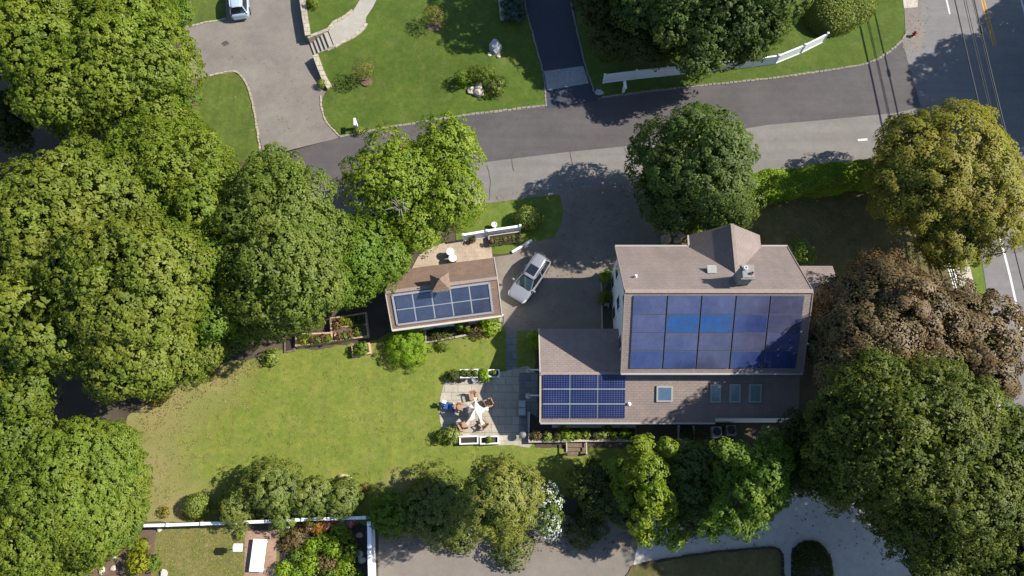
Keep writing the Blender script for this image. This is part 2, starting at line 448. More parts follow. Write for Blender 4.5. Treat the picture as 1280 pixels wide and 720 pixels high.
M['yellow_tarp'] = mat_plain('pale_yellow', (0.4340, 0.4092, 0.1550), 0.8, 0.15)


# ------------------------------------------------------------------ mesh builder
class MB:
    def __init__(self, off=(0, 0, 0)):
        self.v, self.f, self.uv, self.off = [], [], [], Vector(off)

    def add(self, vs, fs, uvs=None):
        n = len(self.v)
        self.v += [tuple(Vector(p) - self.off) for p in vs]
        for i, f in enumerate(fs):
            self.f.append([k + n for k in f])
            self.uv.append(uvs[i] if uvs else None)
        return self

    def box(self, c, s, rz=0.0, mat=None):
        m = (mat or Matrix.Identity(4)) @ Matrix.Translation(c) @ Matrix.Rotation(rz, 4, 'Z')
        x, y, z = s[0] / 2, s[1] / 2, s[2] / 2
        p = [m @ Vector(q) for q in ((-x, -y, -z), (x, -y, -z), (x, y, -z), (-x, y, -z), (-x, -y, z), (x, -y, z), (x, y, z), (-x, y, z))]
        return self.add(p, [(3, 2, 1, 0), (4, 5, 6, 7), (0, 1, 5, 4), (1, 2, 6, 5), (2, 3, 7, 6), (3, 0, 4, 7)])

    def beam(self, a, b, w, h, up=(0, 0, 1)):
        """box along a->b, width w, height h centred on the line"""
        a, b = Vector(a), Vector(b)
        d = (b - a).normalized()
        s = d.cross(Vector(up)).normalized()
        t = s.cross(d)
        p = []
        for e in (a, b):
            for i, j in ((-1, -1), (1, -1), (1, 1), (-1, 1)):
                p.append(e + s * (w / 2 * i) + t * (h / 2 * j))
        return self.add(p, [(0, 1, 2, 3), (7, 6, 5, 4), (0, 4, 5, 1), (1, 5, 6, 2), (2, 6, 7, 3), (3, 7, 4, 0)])

    def prism(self, poly, z0, z1):
        n = len(poly)
        area = sum(poly[i][0] * poly[(i + 1) % n][1] - poly[(i + 1) % n][0] * poly[i][1] for i in range(n))
        if area < 0:
            poly = poly[::-1]
        p = [(q[0], q[1], z0) for q in poly] + [(q[0], q[1], z1) for q in poly]
        fs = [tuple(range(n - 1, -1, -1)), tuple(range(n, 2 * n))] + [(i, (i + 1) % n, (i + 1) % n + n, i + n) for i in range(n)]
        return self.add(p, fs)

    def sheet(self, poly):
        n = len(poly)
        area = sum(poly[i][0] * poly[(i + 1) % n][1] - poly[(i + 1) % n][0] * poly[i][1] for i in range(n))
        if area < 0:
            poly = poly[::-1]
        return self.add(poly, [tuple(range(n))])

    def tube(self, pts, r, n=8, cap=True):
        pts = [Vector(p) for p in pts]
        rr = r if isinstance(r, (list, tuple)) else [r] * len(pts)
        vs, fs = [], []
        for i, p in enumerate(pts):
            d = (pts[min(i + 1, len(pts) - 1)] - pts[max(i - 1, 0)]).normalized()
            a = d.cross(Vector((0, 0, 1)) if abs(d.z) < 0.9 else Vector((1, 0, 0))).normalized()
            b = d.cross(a)
            for k in range(n):
                t = 2 * math.pi * k / n
                vs.append(p + (a * math.cos(t) + b * math.sin(t)) * rr[i])
        for i in range(len(pts) - 1):
            for k in range(n):
                k2 = (k + 1) % n
                fs.append((i * n + k, i * n + k2, i * n + n + k2, i * n + n + k))
        if cap:
            fs.append(tuple(range(n - 1, -1, -1)))
            fs.append(tuple(range((len(pts) - 1) * n, len(pts) * n)))
        return self.add(vs, fs)

    def lathe(self, c, prof, n=16):
        """prof = [(r, z)], closed at both ends by caps"""
        vs, fs = [], []
        c = Vector(c)
        for (r, z) in prof:
            for k in range(n):
                t = 2 * math.pi * k / n
                vs.append(c + Vector((r * math.cos(t), r * math.sin(t), z)))
        for i in range(len(prof) - 1):
            for k in range(n):
                k2 = (k + 1) % n
                fs.append((i * n + k, i * n + k2, i * n + n + k2, i * n + n + k))
        fs.append(tuple(range(n - 1, -1, -1)))
        fs.append(tuple(range((len(prof) - 1) * n, len(prof) * n)))
        return self.add(vs, fs)

    def build(self, name, mat, parent=None, smooth=False):
        me = bpy.data.meshes.new(name)
        me.from_pydata(self.v, [], self.f)
        if any(u is not None for u in self.uv):
            lay = me.uv_layers.new(name='UVMap')
            i = 0
            for p, u in zip(me.polygons, self.uv):
                for k, li in enumerate(p.loop_indices):
                    lay.data[li].uv = u[k] if u else (0, 0)
        me.materials.append(M[mat] if isinstance(mat, str) else mat)
        if smooth:
            for p in me.polygons:
                p.use_smooth = True
        me.update()
        o = bpy.data.objects.new(name, me)
        COL.objects.link(o)
        if parent is not None:
            o.parent = parent
        return o


def tag(o, label=None, cat=None, group=None, kind=None):
    if label:
        o['label'] = label
    if cat:
        o['category'] = cat
    if group:
        o['group'] = group
    if kind:
        o['kind'] = kind
    return o


def thing(name, label, cat, loc=(0, 0, 0), rz=0.0, group=None):
    o = bpy.data.objects.new(name, None)
    o.empty_display_size = 0.2
    COL.objects.link(o)
    o.location = loc
    o.rotation_euler = (0, 0, rz)
    return tag(o, label, cat, group)


def copy_tree(o, parent=None):
    c = o.copy()
    COL.objects.link(c)
    c.parent = parent
    for ch in list(o.children):
        copy_tree(ch, c)
    return c


def bevel(o, w=0.02, seg=2):
    m = o.modifiers.new('bevel', 'BEVEL')
    m.width = w
    m.segments = seg
    m.limit_method = 'ANGLE'
    return o


# ------------------------------------------------------------------ terrain height of the raised upper lawn
def lawn_h(x, y):
    """raised lawn north of the side road: level with the top of the stone wall, falling to the road and to the dark driveway"""
    y0, y1 = U(430, 128).y, U(430, 60).y
    t = min(1, max(0, (y - y0) / (y1 - y0)))
    a = t * t * (3 - 2 * t)
    x0, x1 = U(668, 60).x, U(610, 60).x
    t = min(1, max(0, (x - x0) / (x1 - x0)))
    return 0.95 * a * t * t * (3 - 2 * t)


def G(u, v, dz=0.0):
    """point on the raised lawn seen at pixel (u, v)"""
    h = 0.0
    for _ in range(6):
        p = U(u, v, h)
        h = lawn_h(p.x, p.y)
    p.z = h + dz
    return p


# ------------------------------------------------------------------ ground sheets
def smooth_poly(px, n=4, closed=True):
    out = []
    m = len(px)
    for i in range(m if closed else m - 1):
        p0, p1, p2, p3 = (px[(i - 1) % m] if closed or i > 0 else px[0]), px[i], px[(i + 1) % m], (px[(i + 2) % m] if closed or i + 2 < m else px[-1])
        for k in range(n):
            t = k / n
            out.append(tuple(0.5 * (2 * p1[j] + (p2[j] - p0[j]) * t + (2 * p0[j] - 5 * p1[j] + 4 * p2[j] - p3[j]) * t * t + (3 * p1[j] - p0[j] - 3 * p2[j] + p3[j]) * t ** 3) for j in (0, 1)))
    if not closed:
        out.append(px[-1])
    return out


def rough_poly(px, amp, step=6, seed=0):
    """ragged turf edge: subdivide the outline and jitter it (pixels of the plan)"""
    rg = random.Random(seed)
    out = []
    m = len(px)
    for i in range(m):
        a, b = px[i], px[(i + 1) % m]
        d = math.hypot(b[0] - a[0], b[1] - a[1])
        k = max(1, int(d / step))
        for j in range(k):
            t = j / k
            out.append((a[0] + (b[0] - a[0]) * t + rg.uniform(-amp, amp), a[1] + (b[1] - a[1]) * t + rg.uniform(-amp, amp)))
    return out


def sheet(name, px, z, mat, smooth=0, label=None):
    if smooth:
        px = smooth_poly(px, smooth)
    o = MB().sheet([U(u, v, z) for u, v in px]).build(name, mat)
    return tag(o, kind='structure')


def ribbon_pts(pts, w):
    """left and right offset lines of a polyline in plan"""
    L, Rr = [], []
    for i, p in enumerate(pts):
        a, b = pts[max(i - 1, 0)], pts[min(i + 1, len(pts) - 1)]
        d = Vector((b[0] - a[0], b[1] - a[1], 0)).normalized()
        n = Vector((-d.y, d.x, 0))
        L.append(Vector((p[0], p[1], 0)) + n * w / 2)
        Rr.append(Vector((p[0], p[1], 0)) - n * w / 2)
    return L, Rr


def ribbon(mb, pts, w, z0, z1):
    """solid strip along pts; z0, z1 numbers or per-point lists"""
    n = len(pts)
    L, Rr = ribbon_pts(pts, w)
    za = z0 if isinstance(z0, list) else [z0] * n
    zb = z1 if isinstance(z1, list) else [z1] * n
    vs, fs = [], []
    for i in range(n):
        vs += [(L[i].x, L[i].y, za[i]), (Rr[i].x, Rr[i].y, za[i]), (Rr[i].x, Rr[i].y, zb[i]), (L[i].x, L[i].y, zb[i])]
    for i in range(n - 1):
        a, b = i * 4, i * 4 + 4
        fs += [(a + 3, a + 2, b + 2, b + 3), (a + 2, a + 1, b + 1, b + 2), (a, a + 3, b + 3, b), (a + 1, a, b, b + 1)]
    fs += [(0, 1, 2, 3), ((n - 1) * 4 + 3, (n - 1) * 4 + 2, (n - 1) * 4 + 1, (n - 1) * 4)]
    return mb.add(vs, fs)


def kerb(name, px, w=0.16, h=0.1, mat='kerb', smooth=0):
    """kerb of single stones set end to end, a little uneven"""
    if smooth:
        px = smooth_poly(px, smooth, closed=False)
    pts = [U(u, v) for u, v in px]
    rg = random.Random(int(px[0][0] * 7 + px[0][1]))
    mb = MB()
    L = 0.0
    for a, b in zip(pts[:-1], pts[1:]):
        d = b - a
        n = max(1, round(d.length / .42))
        u_ = d.normalized()
        for k in range(n):
            c = a + d * ((k + .5) / n)
            s = Vector((-u_.y, u_.x, 0)) * rg.uniform(-.03, .03)
            hh = h * rg.uniform(.8, 1.15)
            mb.box((c.x + s.x, c.y + s.y, hh / 2), (d.length / n * rg.uniform(.80, .97), w * rg.uniform(.75, 1.15), hh), math.atan2(u_.y, u_.x) + rg.uniform(-.05, .05))
    return tag(mb.build(name, mat), kind='structure')


tag(MB().sheet([(-300, -250, 0), (300, -250, 0), (300, 350, 0), (-300, 350, 0)]).build('ground', 'earth'), kind='structure')

# roads
ROADZ = 0.030
sheet('side_road', [(200, 300), (330, 196), (425, 172), (470, 163), (560, 147), (640, 138), (683, 133), (750, 123), (880, 107), (960, 99), (1050, 86), (1085, 79), (1110, 66), (1135, 40),
                    (1215, 40), (1225, 230), (1190, 208), (1150, 197), (1085, 203), (950, 217), (800, 231), (700, 243), (600, 255), (500, 268), (400, 285), (300, 320)], ROADZ, 'road_old')
sheet('fresh_asphalt_road', [(200, 330), (318, 203), (345, 192), (425, 172), (470, 163.5), (560, 147.5), (640, 138.5), (683, 133.5), (750, 123.5), (880, 107.5), (960, 99.5), (1050, 86.5), (1085, 79.5), (1108, 68),
                             (1128, 52), (1165, 60), (1170, 130), (1120, 141), (1040, 149), (960, 156), (880, 169), (790, 182), (700, 191), (595, 204), (480, 222), (385, 239), (300, 275)], ROADZ + 0.006, 'road_new')
# main road runs top to bottom at the right
mr = [(1128, -60), (1131, 0), (1134, 44), (1128, 52), (1150, 130), (1190, 190), (1205, 225), (1223, 295), (1235, 375), (1252, 470), (1275, 600), (1300, 760)]
sheet('main_road', mr + [(1480, 760), (1440, 560), (1390, 320), (1330, 60), (1310, -60)], ROADZ + 0.010, 'road_main')
MZ = ROADZ + 0.016


def stripe(name, px, w, mat, smooth=4):
    px = smooth_poly(px, smooth, closed=False)
    L, Rr = ribbon_pts([U(u, v) for u, v in px], w)
    mb = MB()
    for i in range(len(px) - 1):
        q = [L[i], Rr[i], Rr[i + 1], L[i + 1]]
        mb.add([(p.x, p.y, MZ) for p in q], [(0, 1, 2, 3)])
    return tag(mb.build(name, mat), kind='structure')


stripe('road_marking', [(1168, -60), (1178, -20), (1187, 18)], 0.16, 'white_line')
stripe('road_marking', [(1249, 295), (1262, 345), (1274, 400), (1295, 500), (1330, 680)], 0.2, 'white_line')
stripe('road_marking', [(1258, -60), (1276, 0), (1280, 15), (1286, 40)], 0.16, 'white_line')
for dx in (-1.6, 1.8):
    stripe('road_marking', [(1213 + dx, -60), (1228 + dx, 0), (1236 + dx, 30), (1243 + dx, 58)], 0.13, 'yellow_line')
stripe('stop_line', [(1072, 175.5), (1084, 174.5)], 0.22, 'white_line', 1)
sheet('road_shoulder', [(1128, -40), (1148, -40), (1156, 40), (1150, 64), (1128, 60), (1132, 44)], MZ - 0.003, 'drive_grey')
sheet('footpath', [(1125, -30), (1148, -30), (1147, 9), (1130, 10)], MZ, 'walk')
# sidewalk and verge along the main road
sheet('sidewalk', [(1160, 205), (1176, 203), (1190, 262), (1207, 313), (1221, 367), (1240, 450), (1275, 600), (1255, 600), (1222, 450), (1205, 380), (1193, 330), (1178, 270)], 0.022, 'walk')
sheet('verge_lawn', [(1176, 203), (1200, 215), (1223, 295), (1235, 375), (1252, 470), (1275, 600), (1240, 450), (1221, 367), (1207, 313), (1190, 262)], 0.018, 'lawn_strip')

# upper left driveway
sheet('grey_driveway', [(226, 33), (283, 24), (281, -40), (380, -40), (380, 0), (388, 48), (398, 78), (413, 112), (403, 125), (402, 133), (408, 152), (424, 172), (330, 198), (318, 140), (308, 105), (295, 90), (243, 98),
                        (236, 68)], 0.036, 'drive_grey')
tag(MB().sheet([U(u, v, 0.041) for u, v in ((276, 54), (283, 50.5), (287, 54.5), (280, 58))]).build('drain_grate', 'iron'), 'dark square iron drain grate set in the grey driveway', 'drain')
sheet('striped_lawn', rough_poly([(243, 98), (270, 93), (295, 90), (308, 105), (318, 140), (325, 192), (318, 204), (260, 200), (248, 178)], 0.6, 8, 1), 0.02, 'lawn_left')
sheet('corner_lawn', rough_poly([(234, 32), (283, 24), (281, -40), (232, -40)], 0.6, 8, 2), 0.02, 'lawn_left')
sheet('bare_strip', [(231, -40), (238, -40), (240, 30), (246, 100), (251, 190), (240, 190), (228, 40)], 0.025, 'mulch')
kerb('kerb', [(231, 33), (236, 62), (241, 98)], 0.2, 0.12)
kerb('kerb', [(228, 36), (250, 30), (283, 24)], 0.16, 0.1)
kerb('kerb', [(243, 98), (262, 95), (280, 91), (296, 90), (307, 103), (314, 122), (319, 145), (323, 170), (326, 193)], 0.17, 0.11, smooth=3)
kerb('kerb', [(401, 120), (402, 134), (407, 151), (416, 162), (425, 171)], 0.15, 0.1, smooth=3)
kerb('kerb', [(425, 171), (470, 162), (520, 154), (560, 147), (600, 142), (640, 137), (682, 132)], 0.22, 0.08, 'kerb_grey')
kerb('kerb', [(752, 122), (800, 116), (880, 107), (960, 98.5), (1050, 86), (1085, 79), (1110, 66), (1128, 50), (1133, 40)], 0.2, 0.09, 'kerb_grey', smooth=3)

# driveway with its apron; the tree shade is painted into its navy colour
sheet('shade_tinted_driveway', [(652, -40), (656, 0), (670, 55), (680, 92), (684, 136), (748, 126), (740, 110), (732, 84), (722, 42), (713, 0), (710, -40)], 0.038, 'drive_shade_tint')
sheet('driveway_apron', [(680, 89), (729, 82.5), (736, 104), (684, 113)], 0.044, 'apron')
kerb('kerb', [(651, -40), (655, 0), (669, 55), (679, 92), (683, 134)], 0.15, 0.1, 'kerb_grey', smooth=3)
kerb('kerb', [(711, -40), (713, 0), (722, 42), (732, 84), (743, 116)], 0.15, 0.1, 'kerb_grey', smooth=3)

# lawns north of the side road on the right
sheet('hedge_lawn', rough_poly([(716, -40), (722, 42), (732, 84), (744, 117), (752, 122), (880, 107), (960, 98.5), (1050, 86), (1085, 79), (1110, 66), (1128, 50), (1134, 40), (1131, 0), (1127, -40)], 0.5, 10, 3), 0.02, 'lawn_up')
# raised upper lawn: a draped grid clipped to its outline
# the garden steps lie in the gap of the stone wall: gap corners, direction of the flight, its upper corners
SW1, SW2 = U(385, 44, 1.04), U(394, 68, 1.0)
SW1.z = SW2.z = 0
SG = (SW2 - SW1).normalized()
SD = Vector((-SG.y, SG.x, 0))
if SD.x < 0:
    SD = -SD
SW1, SW2 = SW1 + SG * .12 - SD * .1, SW2 - SG * .12 - SD * .1
SE1, SE2 = SW1 + SD * 2.02, SW2 + SD * 2.02
lawn_px = [(377, -40), (380, 0), SW1, SE1, SE2, SW2, (412, 108), (404, 122), (403, 134), (408, 151), (426, 170), (470, 161), (560, 146), (640, 136.5), (682, 131.5), (678, 92), (668, 55), (654, 0), (650, -40)]


def drape(name, px, mat, dz, step=1.0):
    bm = bmesh.new()
    pts = [q if isinstance(q, Vector) else G(*q) for q in px]
    vs = [bm.verts.new((p.x, p.y, 0)) for p in pts]
    f = bm.faces.new(vs)
    f.normal_update()
    bmesh.ops.triangulate(bm, faces=[f], quad_method='FIXED', ngon_method='EAR_CLIP')
    x0, x1 = min(p.x for p in pts), max(p.x for p in pts)
    y0, y1 = min(p.y for p in pts), max(p.y for p in pts)
    x = x0 + step
    while x < x1:
        bmesh.ops.bisect_plane(bm, geom=bm.verts[:] + bm.edges[:] + bm.faces[:], plane_co=(x, 0, 0), plane_no=(1, 0, 0))
        x += step
    y = y0 + step
    while y < y1:
        bmesh.ops.bisect_plane(bm, geom=bm.verts[:] + bm.edges[:] + bm.faces[:], plane_co=(0, y, 0), plane_no=(0, 1, 0))
        y += step
    for v in bm.verts:
        v.co.z = lawn_h(v.co.x, v.co.y) + dz
    for f in bm.faces:
        if f.normal.z < 0:
            f.normal_flip()
        f.smooth = True
    me = bpy.data.meshes.new(name)
    bm.to_mesh(me)
    bm.free()
    me.materials.append(M[mat])
    o = bpy.data.objects.new(name, me)
    COL.objects.link(o)
    return tag(o, kind='structure')


drape('upper_lawn', lawn_px, 'lawn_up', 0.05)
drape('garden_path', [SE1] + smooth_poly([(418, 29), (432, 23), (441, 15), (454, -6), (474, -6), (466, 10), (458, 22), (457, 31), (441, 46), (428, 52)], 1) + [SE2], 'walk_stone', 0.09, 1.5)

# house driveway, front patch, yards, back lawn
sheet('house_driveway', [(698, 239), (805, 226), (850, 235), (845, 300), (772, 316), (768, 345), (755, 362), (752, 412), (646, 414), (634, 420), (628, 405), (622, 372), (612, 322), (640, 318), (668, 300), (690, 298), (702, 278),
                         (704, 262)], 0.036, 'drive_house', 0)
sheet('front_lawn', rough_poly([(570, 258), (640, 250), (699, 243), (704, 260), (702, 280), (691, 298), (668, 301), (640, 316), (612, 318), (570, 300)], 0.6, 6, 4), 0.045, 'lawn_strip')
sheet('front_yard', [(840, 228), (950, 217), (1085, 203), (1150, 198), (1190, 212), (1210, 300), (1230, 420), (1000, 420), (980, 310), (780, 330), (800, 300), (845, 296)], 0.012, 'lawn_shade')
sheet('verge_lawn', rough_poly([(925, 218), (950, 215), (1085, 201), (1090, 212), (930, 232)], 0.5, 6, 5), 0.024, 'lawn_strip')
sheet('back_lawn', rough_poly([(158, 520), (185, 505), (212, 488), (238, 470), (262, 456), (290, 452), (330, 448), (346, 438), (400, 436), (440, 430), (470, 425), (490, 415), (520, 415), (640, 398), (668, 402), (668, 560), (800, 560), (830, 610),
                    (640, 625), (560, 625), (480, 655), (178, 652), (164, 620), (160, 570)], 1.6, 6, 6), 0.018, 'lawn_back')
sheet('dry_lawn', rough_poly([(196, 657), (310, 656), (310, 760), (185, 760)], 1.0, 6, 7), 0.02, 'lawn_dry')
sheet('mulch_bed', [(146, 664), (198, 660), (193, 720), (185, 760), (80, 760), (100, 715), (140, 690)], 0.016, 'mulch')
sheet('dry_lawn', [(335, 660), (350, 660), (348, 760), (335, 760)], 0.021, 'lawn_dry')
sheet('brick_patio', [(306, 664), (346, 662), (344, 760), (304, 760)], 0.03, 'brickpad')
sheet('garden_bed_soil', [(345, 656), (466, 648), (466, 760), (345, 760)], 0.014, 'soil')
sheet('lower_driveway', [(473, 655), (560, 655), (700, 645), (812, 640), (806, 690), (786, 712), (780, 760), (473, 760)], 0.026, 'drive_low')
sheet('pale_driveway', [(803, 648), (850, 640), (1000, 612), (1130, 605), (1150, 640), (1150, 770), (780, 770)], 0.032, 'concrete')
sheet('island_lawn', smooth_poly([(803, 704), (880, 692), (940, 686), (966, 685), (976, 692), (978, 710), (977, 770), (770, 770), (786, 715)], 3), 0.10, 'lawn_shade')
kerb('kerb', [(803, 704), (880, 692), (940, 686), (966, 685), (976, 692), (978, 710), (977, 770)], 0.18, 0.16, 'soil', 3)
kerb('kerb', [(990, 770), (990, 700), (992, 686), (1003, 682), (1018, 683), (1031, 690), (1038, 704), (1042, 770)], 0.18, 0.16, 'soil', 3)
sheet('cream_patio', [(524, 318), (545, 306), (612, 292), (616, 324), (560, 345), (510, 345)], 0.05, 'pavers')
sheet('shade_path', [(632, 414), (646, 413), (646, 466), (633, 468)], 0.03, 'flagblue')
sheet('flagstone_patio', smooth_poly([(560, 473), (585, 468), (632, 464), (668, 464), (668, 552), (640, 556), (600, 556), (566, 552), (553, 536), (549, 515), (552, 490)], 3), 0.035, 'flag')
sheet('step_stone_path', [(649, 466), (672, 466), (672, 548), (649, 548)], 0.04, 'flagblue')

# faint tar lines on the side road
for pts in ([(609, 207), (613, 225), (612, 250)], [(713, 186), (715, 205)], [(926, 168), (932, 185), (930, 200)], [(780, 184), (790, 202), (794, 222)], [(640, 196), (642, 214)]):
    px = smooth_poly(pts, 4, closed=False)
    L, Rr = ribbon_pts([U(u + random.uniform(-.8, .8), v) for u, v in px], 0.07)
    mb = MB()
    for i in range(len(px) - 1):
        mb.add([(p.x, p.y, ROADZ + 0.012) for p in (L[i], Rr[i], Rr[i + 1], L[i + 1])], [(0, 1, 2, 3)])
    tag(mb.build('road_crack_line', 'road_new'), kind='structure')


# ------------------------------------------------------------------ foliage
def unit(n, rng):
    d = rng.normal(size=(n, 3))
    return d / np.linalg.norm(d, axis=1, keepdims=True)


def fib(n, rng):
    i = np.arange(n) + 0.5
    ph = np.arccos(1 - 2 * i / n)
    th = np.pi * (1 + 5 ** 0.5) * i + rng.uniform(0, 6.28)
    d = np.stack([np.cos(th) * np.sin(ph), np.sin(th) * np.sin(ph), np.cos(ph)], 1)
    d += rng.normal(size=d.shape) * 0.35 / math.sqrt(max(n, 4)) * 2
    return d / np.linalg.norm(d, axis=1, keepdims=True)


def leaf_mesh(name, P, N, size, tint, mat, parent, rng, aspect=0.62, drop=0.0):
    """one small four-cornered leaf per point, facing N; tint is an attribute that varies the leaf's own colour"""
    n = len(P)
    t = rng.normal(size=(n, 3))
    t -= N * (t * N).sum(1, keepdims=True)
    t /= np.linalg.norm(t, axis=1, keepdims=True) + 1e-9
    b = np.cross(N, t)
    s = (size * rng.uniform(0.7, 1.3, n))[:, None]
    bend = N * s * 0.22
    V = np.empty((n, 4, 3), np.float32)
    V[:, 0] = P - t * s * 0.62 - bend
    V[:, 1] = P - b * s * aspect * 0.5 + bend * .4
    V[:, 2] = P + t * s * 0.62 - bend
    V[:, 3] = P + b * s * aspect * 0.5 + bend * .4
    me = bpy.data.meshes.new(name)
    me.vertices.add(n * 4)
    me.vertices.foreach_set('co', V.reshape(-1))
    me.loops.add(n * 4)
    me.loops.foreach_set('vertex_index', np.arange(n * 4, dtype=np.int32))
    me.polygons.add(n)
    me.polygons.foreach_set('loop_start', np.arange(n, dtype=np.int32) * 4)
    me.polygons.foreach_set('loop_total', np.full(n, 4, np.int32))
    at = me.attributes.new('tint', 'FLOAT', 'POINT')
    at.data.foreach_set('value', np.repeat(np.clip(tint, 0, 1), 4).astype(np.float32))
    me.update(calc_edges=True)
    me.materials.append(M[mat])
    o = bpy.data.objects.new(name, me)
    COL.objects.link(o)
    if parent is not None:
        o.parent = parent
    return o


def crown_points(c, r, rng, lobe=0.30, nl=None, clump=0.40, k=30, rough=0.16, cone=0.0, fill=0.16, under=-0.5, gap=0.11, jit=0.42, sizes=None):
    """leaf positions of one crown: lobes over an ellipsoid, puffs of leaves over each lobe, a looser fill inside"""
    c, r = np.array(c, float), np.array(r, float)
    rm = float(min(r[0], r[1]))
    lr0 = lobe * rm
    if nl is None:
        nl = int(2.9 / lobe ** 2)
    d = fib(nl, rng)
    d = d[d[:, 2] > under]
    d = d[rng.random(len(d)) > gap]
    wv, wp = unit(5, rng), rng.uniform(0, 6.28, 5)
    scale = rng.uniform(0.82, 1.05, len(d)) * (1 + 0.045 * np.sin(3.2 * d @ wv.T + wp).sum(1))
    if cone:
        taper = 1 - cone * (d[:, 2] * .5 + .5)
        dd = d * np.stack([taper, taper, np.ones(len(d))], 1)
    else:
        dd = d
    lc = c + dd * (r - lr0 * 0.9) * scale[:, None]
    lr = lr0 * rng.uniform(0.62, 1.42, len(d))
    ltint = rng.normal(0, 0.10, len(d))
    P, N, T = [], [], []
    for i in range(len(lc)):
        m = max(5, int(1.25 * 4 * lr[i] ** 2 / clump ** 2))
        q = fib(m, rng)
        outw = (q * d[i]).sum(1)
        keep = (outw > -0.35) & (q[:, 2] > -0.6)
        q = q[keep]
        if not len(q):
            continue
        cc = lc[i] + q * lr[i] * (1 + rng.uniform(-rough, rough, len(q)))[:, None] * np.array([1, 1, 0.85])
        # leave out what lies deep inside neighbouring lobes
        dist = np.linalg.norm(cc[:, None, :] - lc[None], axis=2) - lr[None] * 0.78
        dist[:, i] = 1
        ok = dist.min(1) > 0
        cc, q = cc[ok], q[ok]
        if not len(q):
            continue
        kk = k
        a = unit(len(cc) * kk, rng).reshape(len(cc), kk, 3)
        a = a + q[:, None, :] * 0.7 + np.array([0, 0, 0.45])
        a /= np.linalg.norm(a, axis=2, keepdims=True)
        p = cc[:, None, :] + a * clump * rng.uniform(.6, 1.35, (len(cc), 1, 1)) * (0.72 + 0.36 * rng.random((len(cc), kk, 1))) * np.array([1, 1, .8])
        nn = a * 0.6 + q[:, None, :] * 0.3 + d[i] * 0.5 + unit(len(cc) * kk, rng).reshape(a.shape) * jit + np.array([0, 0, 0.22])
        nn /= np.linalg.norm(nn, axis=2, keepdims=True)
        ct = rng.normal(0, 0.12, (len(cc), 1)) + ltint[i]
        t = 0.5 + ct + rng.normal(0, 0.13, (len(cc), kk))
        P.append(p.reshape(-1, 3))
        N.append(nn.reshape(-1, 3))
        T.append(t.reshape(-1))
    P, N, T = np.concatenate(P), np.concatenate(N), np.concatenate(T)
    n0 = len(P)
    nf = int(len(P) * fill)
    if nf:
        a = unit(nf, rng) * (rng.random((nf, 1)) ** 0.45) * 0.84
        if cone:
            tp = (1 - cone * (a[:, 2:3] * .5 + .5))
            a[:, :2] *= tp
        p = c + a * r
        nn = unit(nf, rng) * 0.8 + np.array([0, 0, 0.6])
        nn /= np.linalg.norm(nn, axis=1, keepdims=True)
        P, N, T = np.concatenate([P, p]), np.concatenate([N, nn]), np.concatenate([T, 0.4 + rng.normal(0, .15, nf)])
    if sizes is not None:
        sizes.append(np.concatenate([np.ones(n0), np.full(len(P) - n0, 2.3)]))
    return P, N, T


TREES = []


def tree(name, label, blobs, H, mat, leaf=0.26, group=None, trunk='bark', seed=0, flat=0.9, lean=0.4, aspect=0.62, **kw):
    """blobs = [(u, v, radius px, top height)]: the crown's masses; one trunk with limbs into each of them"""
    rng = np.random.default_rng(seed + 1000)
    parts = []
    tot = []
    szs = []
    for bl in blobs:
        u, v, rp, h = bl[:4]
        asp = bl[4] if len(bl) > 4 else 1.0
        r0 = rp * MPP(v, h * 0.6)
        rz = min(r0 * flat, h * 0.47)
        c = U(u, v, h - rz * 0.85)
        c.z = h - rz
        parts.append((c, r0, rz))
        tot.append(crown_points(c, (r0, r0 * asp, rz), rng, sizes=szs, **kw))
    c0 = parts[0][0]
    g0 = U(blobs[0][0], blobs[0][1], 0)
    base = Vector((c0.x + (g0.x - c0.x) * lean, c0.y + (g0.y - c0.y) * lean, 0.0))
    base.z = lawn_h(base.x, base.y)
    if base.z < 0.01:
        base.z = 0
    t = thing(name, label, 'tree', base, 0, group)
    P = np.concatenate([a[0] for a in tot]) - np.array(base)
    ok = P[:, 2] > 0.05
    N, T = np.concatenate([a[1] for a in tot])[ok], np.concatenate([a[2] for a in tot])[ok]
    leaf_mesh('crown', P[ok], N, leaf * 0.76 * np.concatenate(szs)[ok], T, mat, t, rng, aspect)
    mb = MB(base)
    r_t = max(0.07, 0.028 * H)
    top = parts[0][0].z
    rg = random.Random(seed)
    mb.tube([base - Vector((0, 0, .1)), base + Vector((0, 0, .25)), base + Vector((rg.uniform(-.2, .2), rg.uniform(-.2, .2), top * .5)), Vector((c0.x, c0.y, top))], [r_t * 1.35, r_t, r_t * .8, r_t * .45], 9)
    for (c, r0, rz) in parts:
        for k in range(5):
            a = rg.uniform(0, 6.28)
            e = c + Vector((math.cos(a) * r0 * .68, math.sin(a) * r0 * .68, rg.uniform(0, rz * .5)))
            s = Vector((base.x, base.y, base.z + top * rg.uniform(.4, .8)))
            mid = (s + e) / 2 + Vector((0, 0, rg.uniform(0, .1) * r0))
            mb.tube([s, mid, e], [r_t * .45, r_t * .28, r_t * .08], 6)
    mb.build('trunk', trunk, t, True)
    TREES.append(t)
    return t


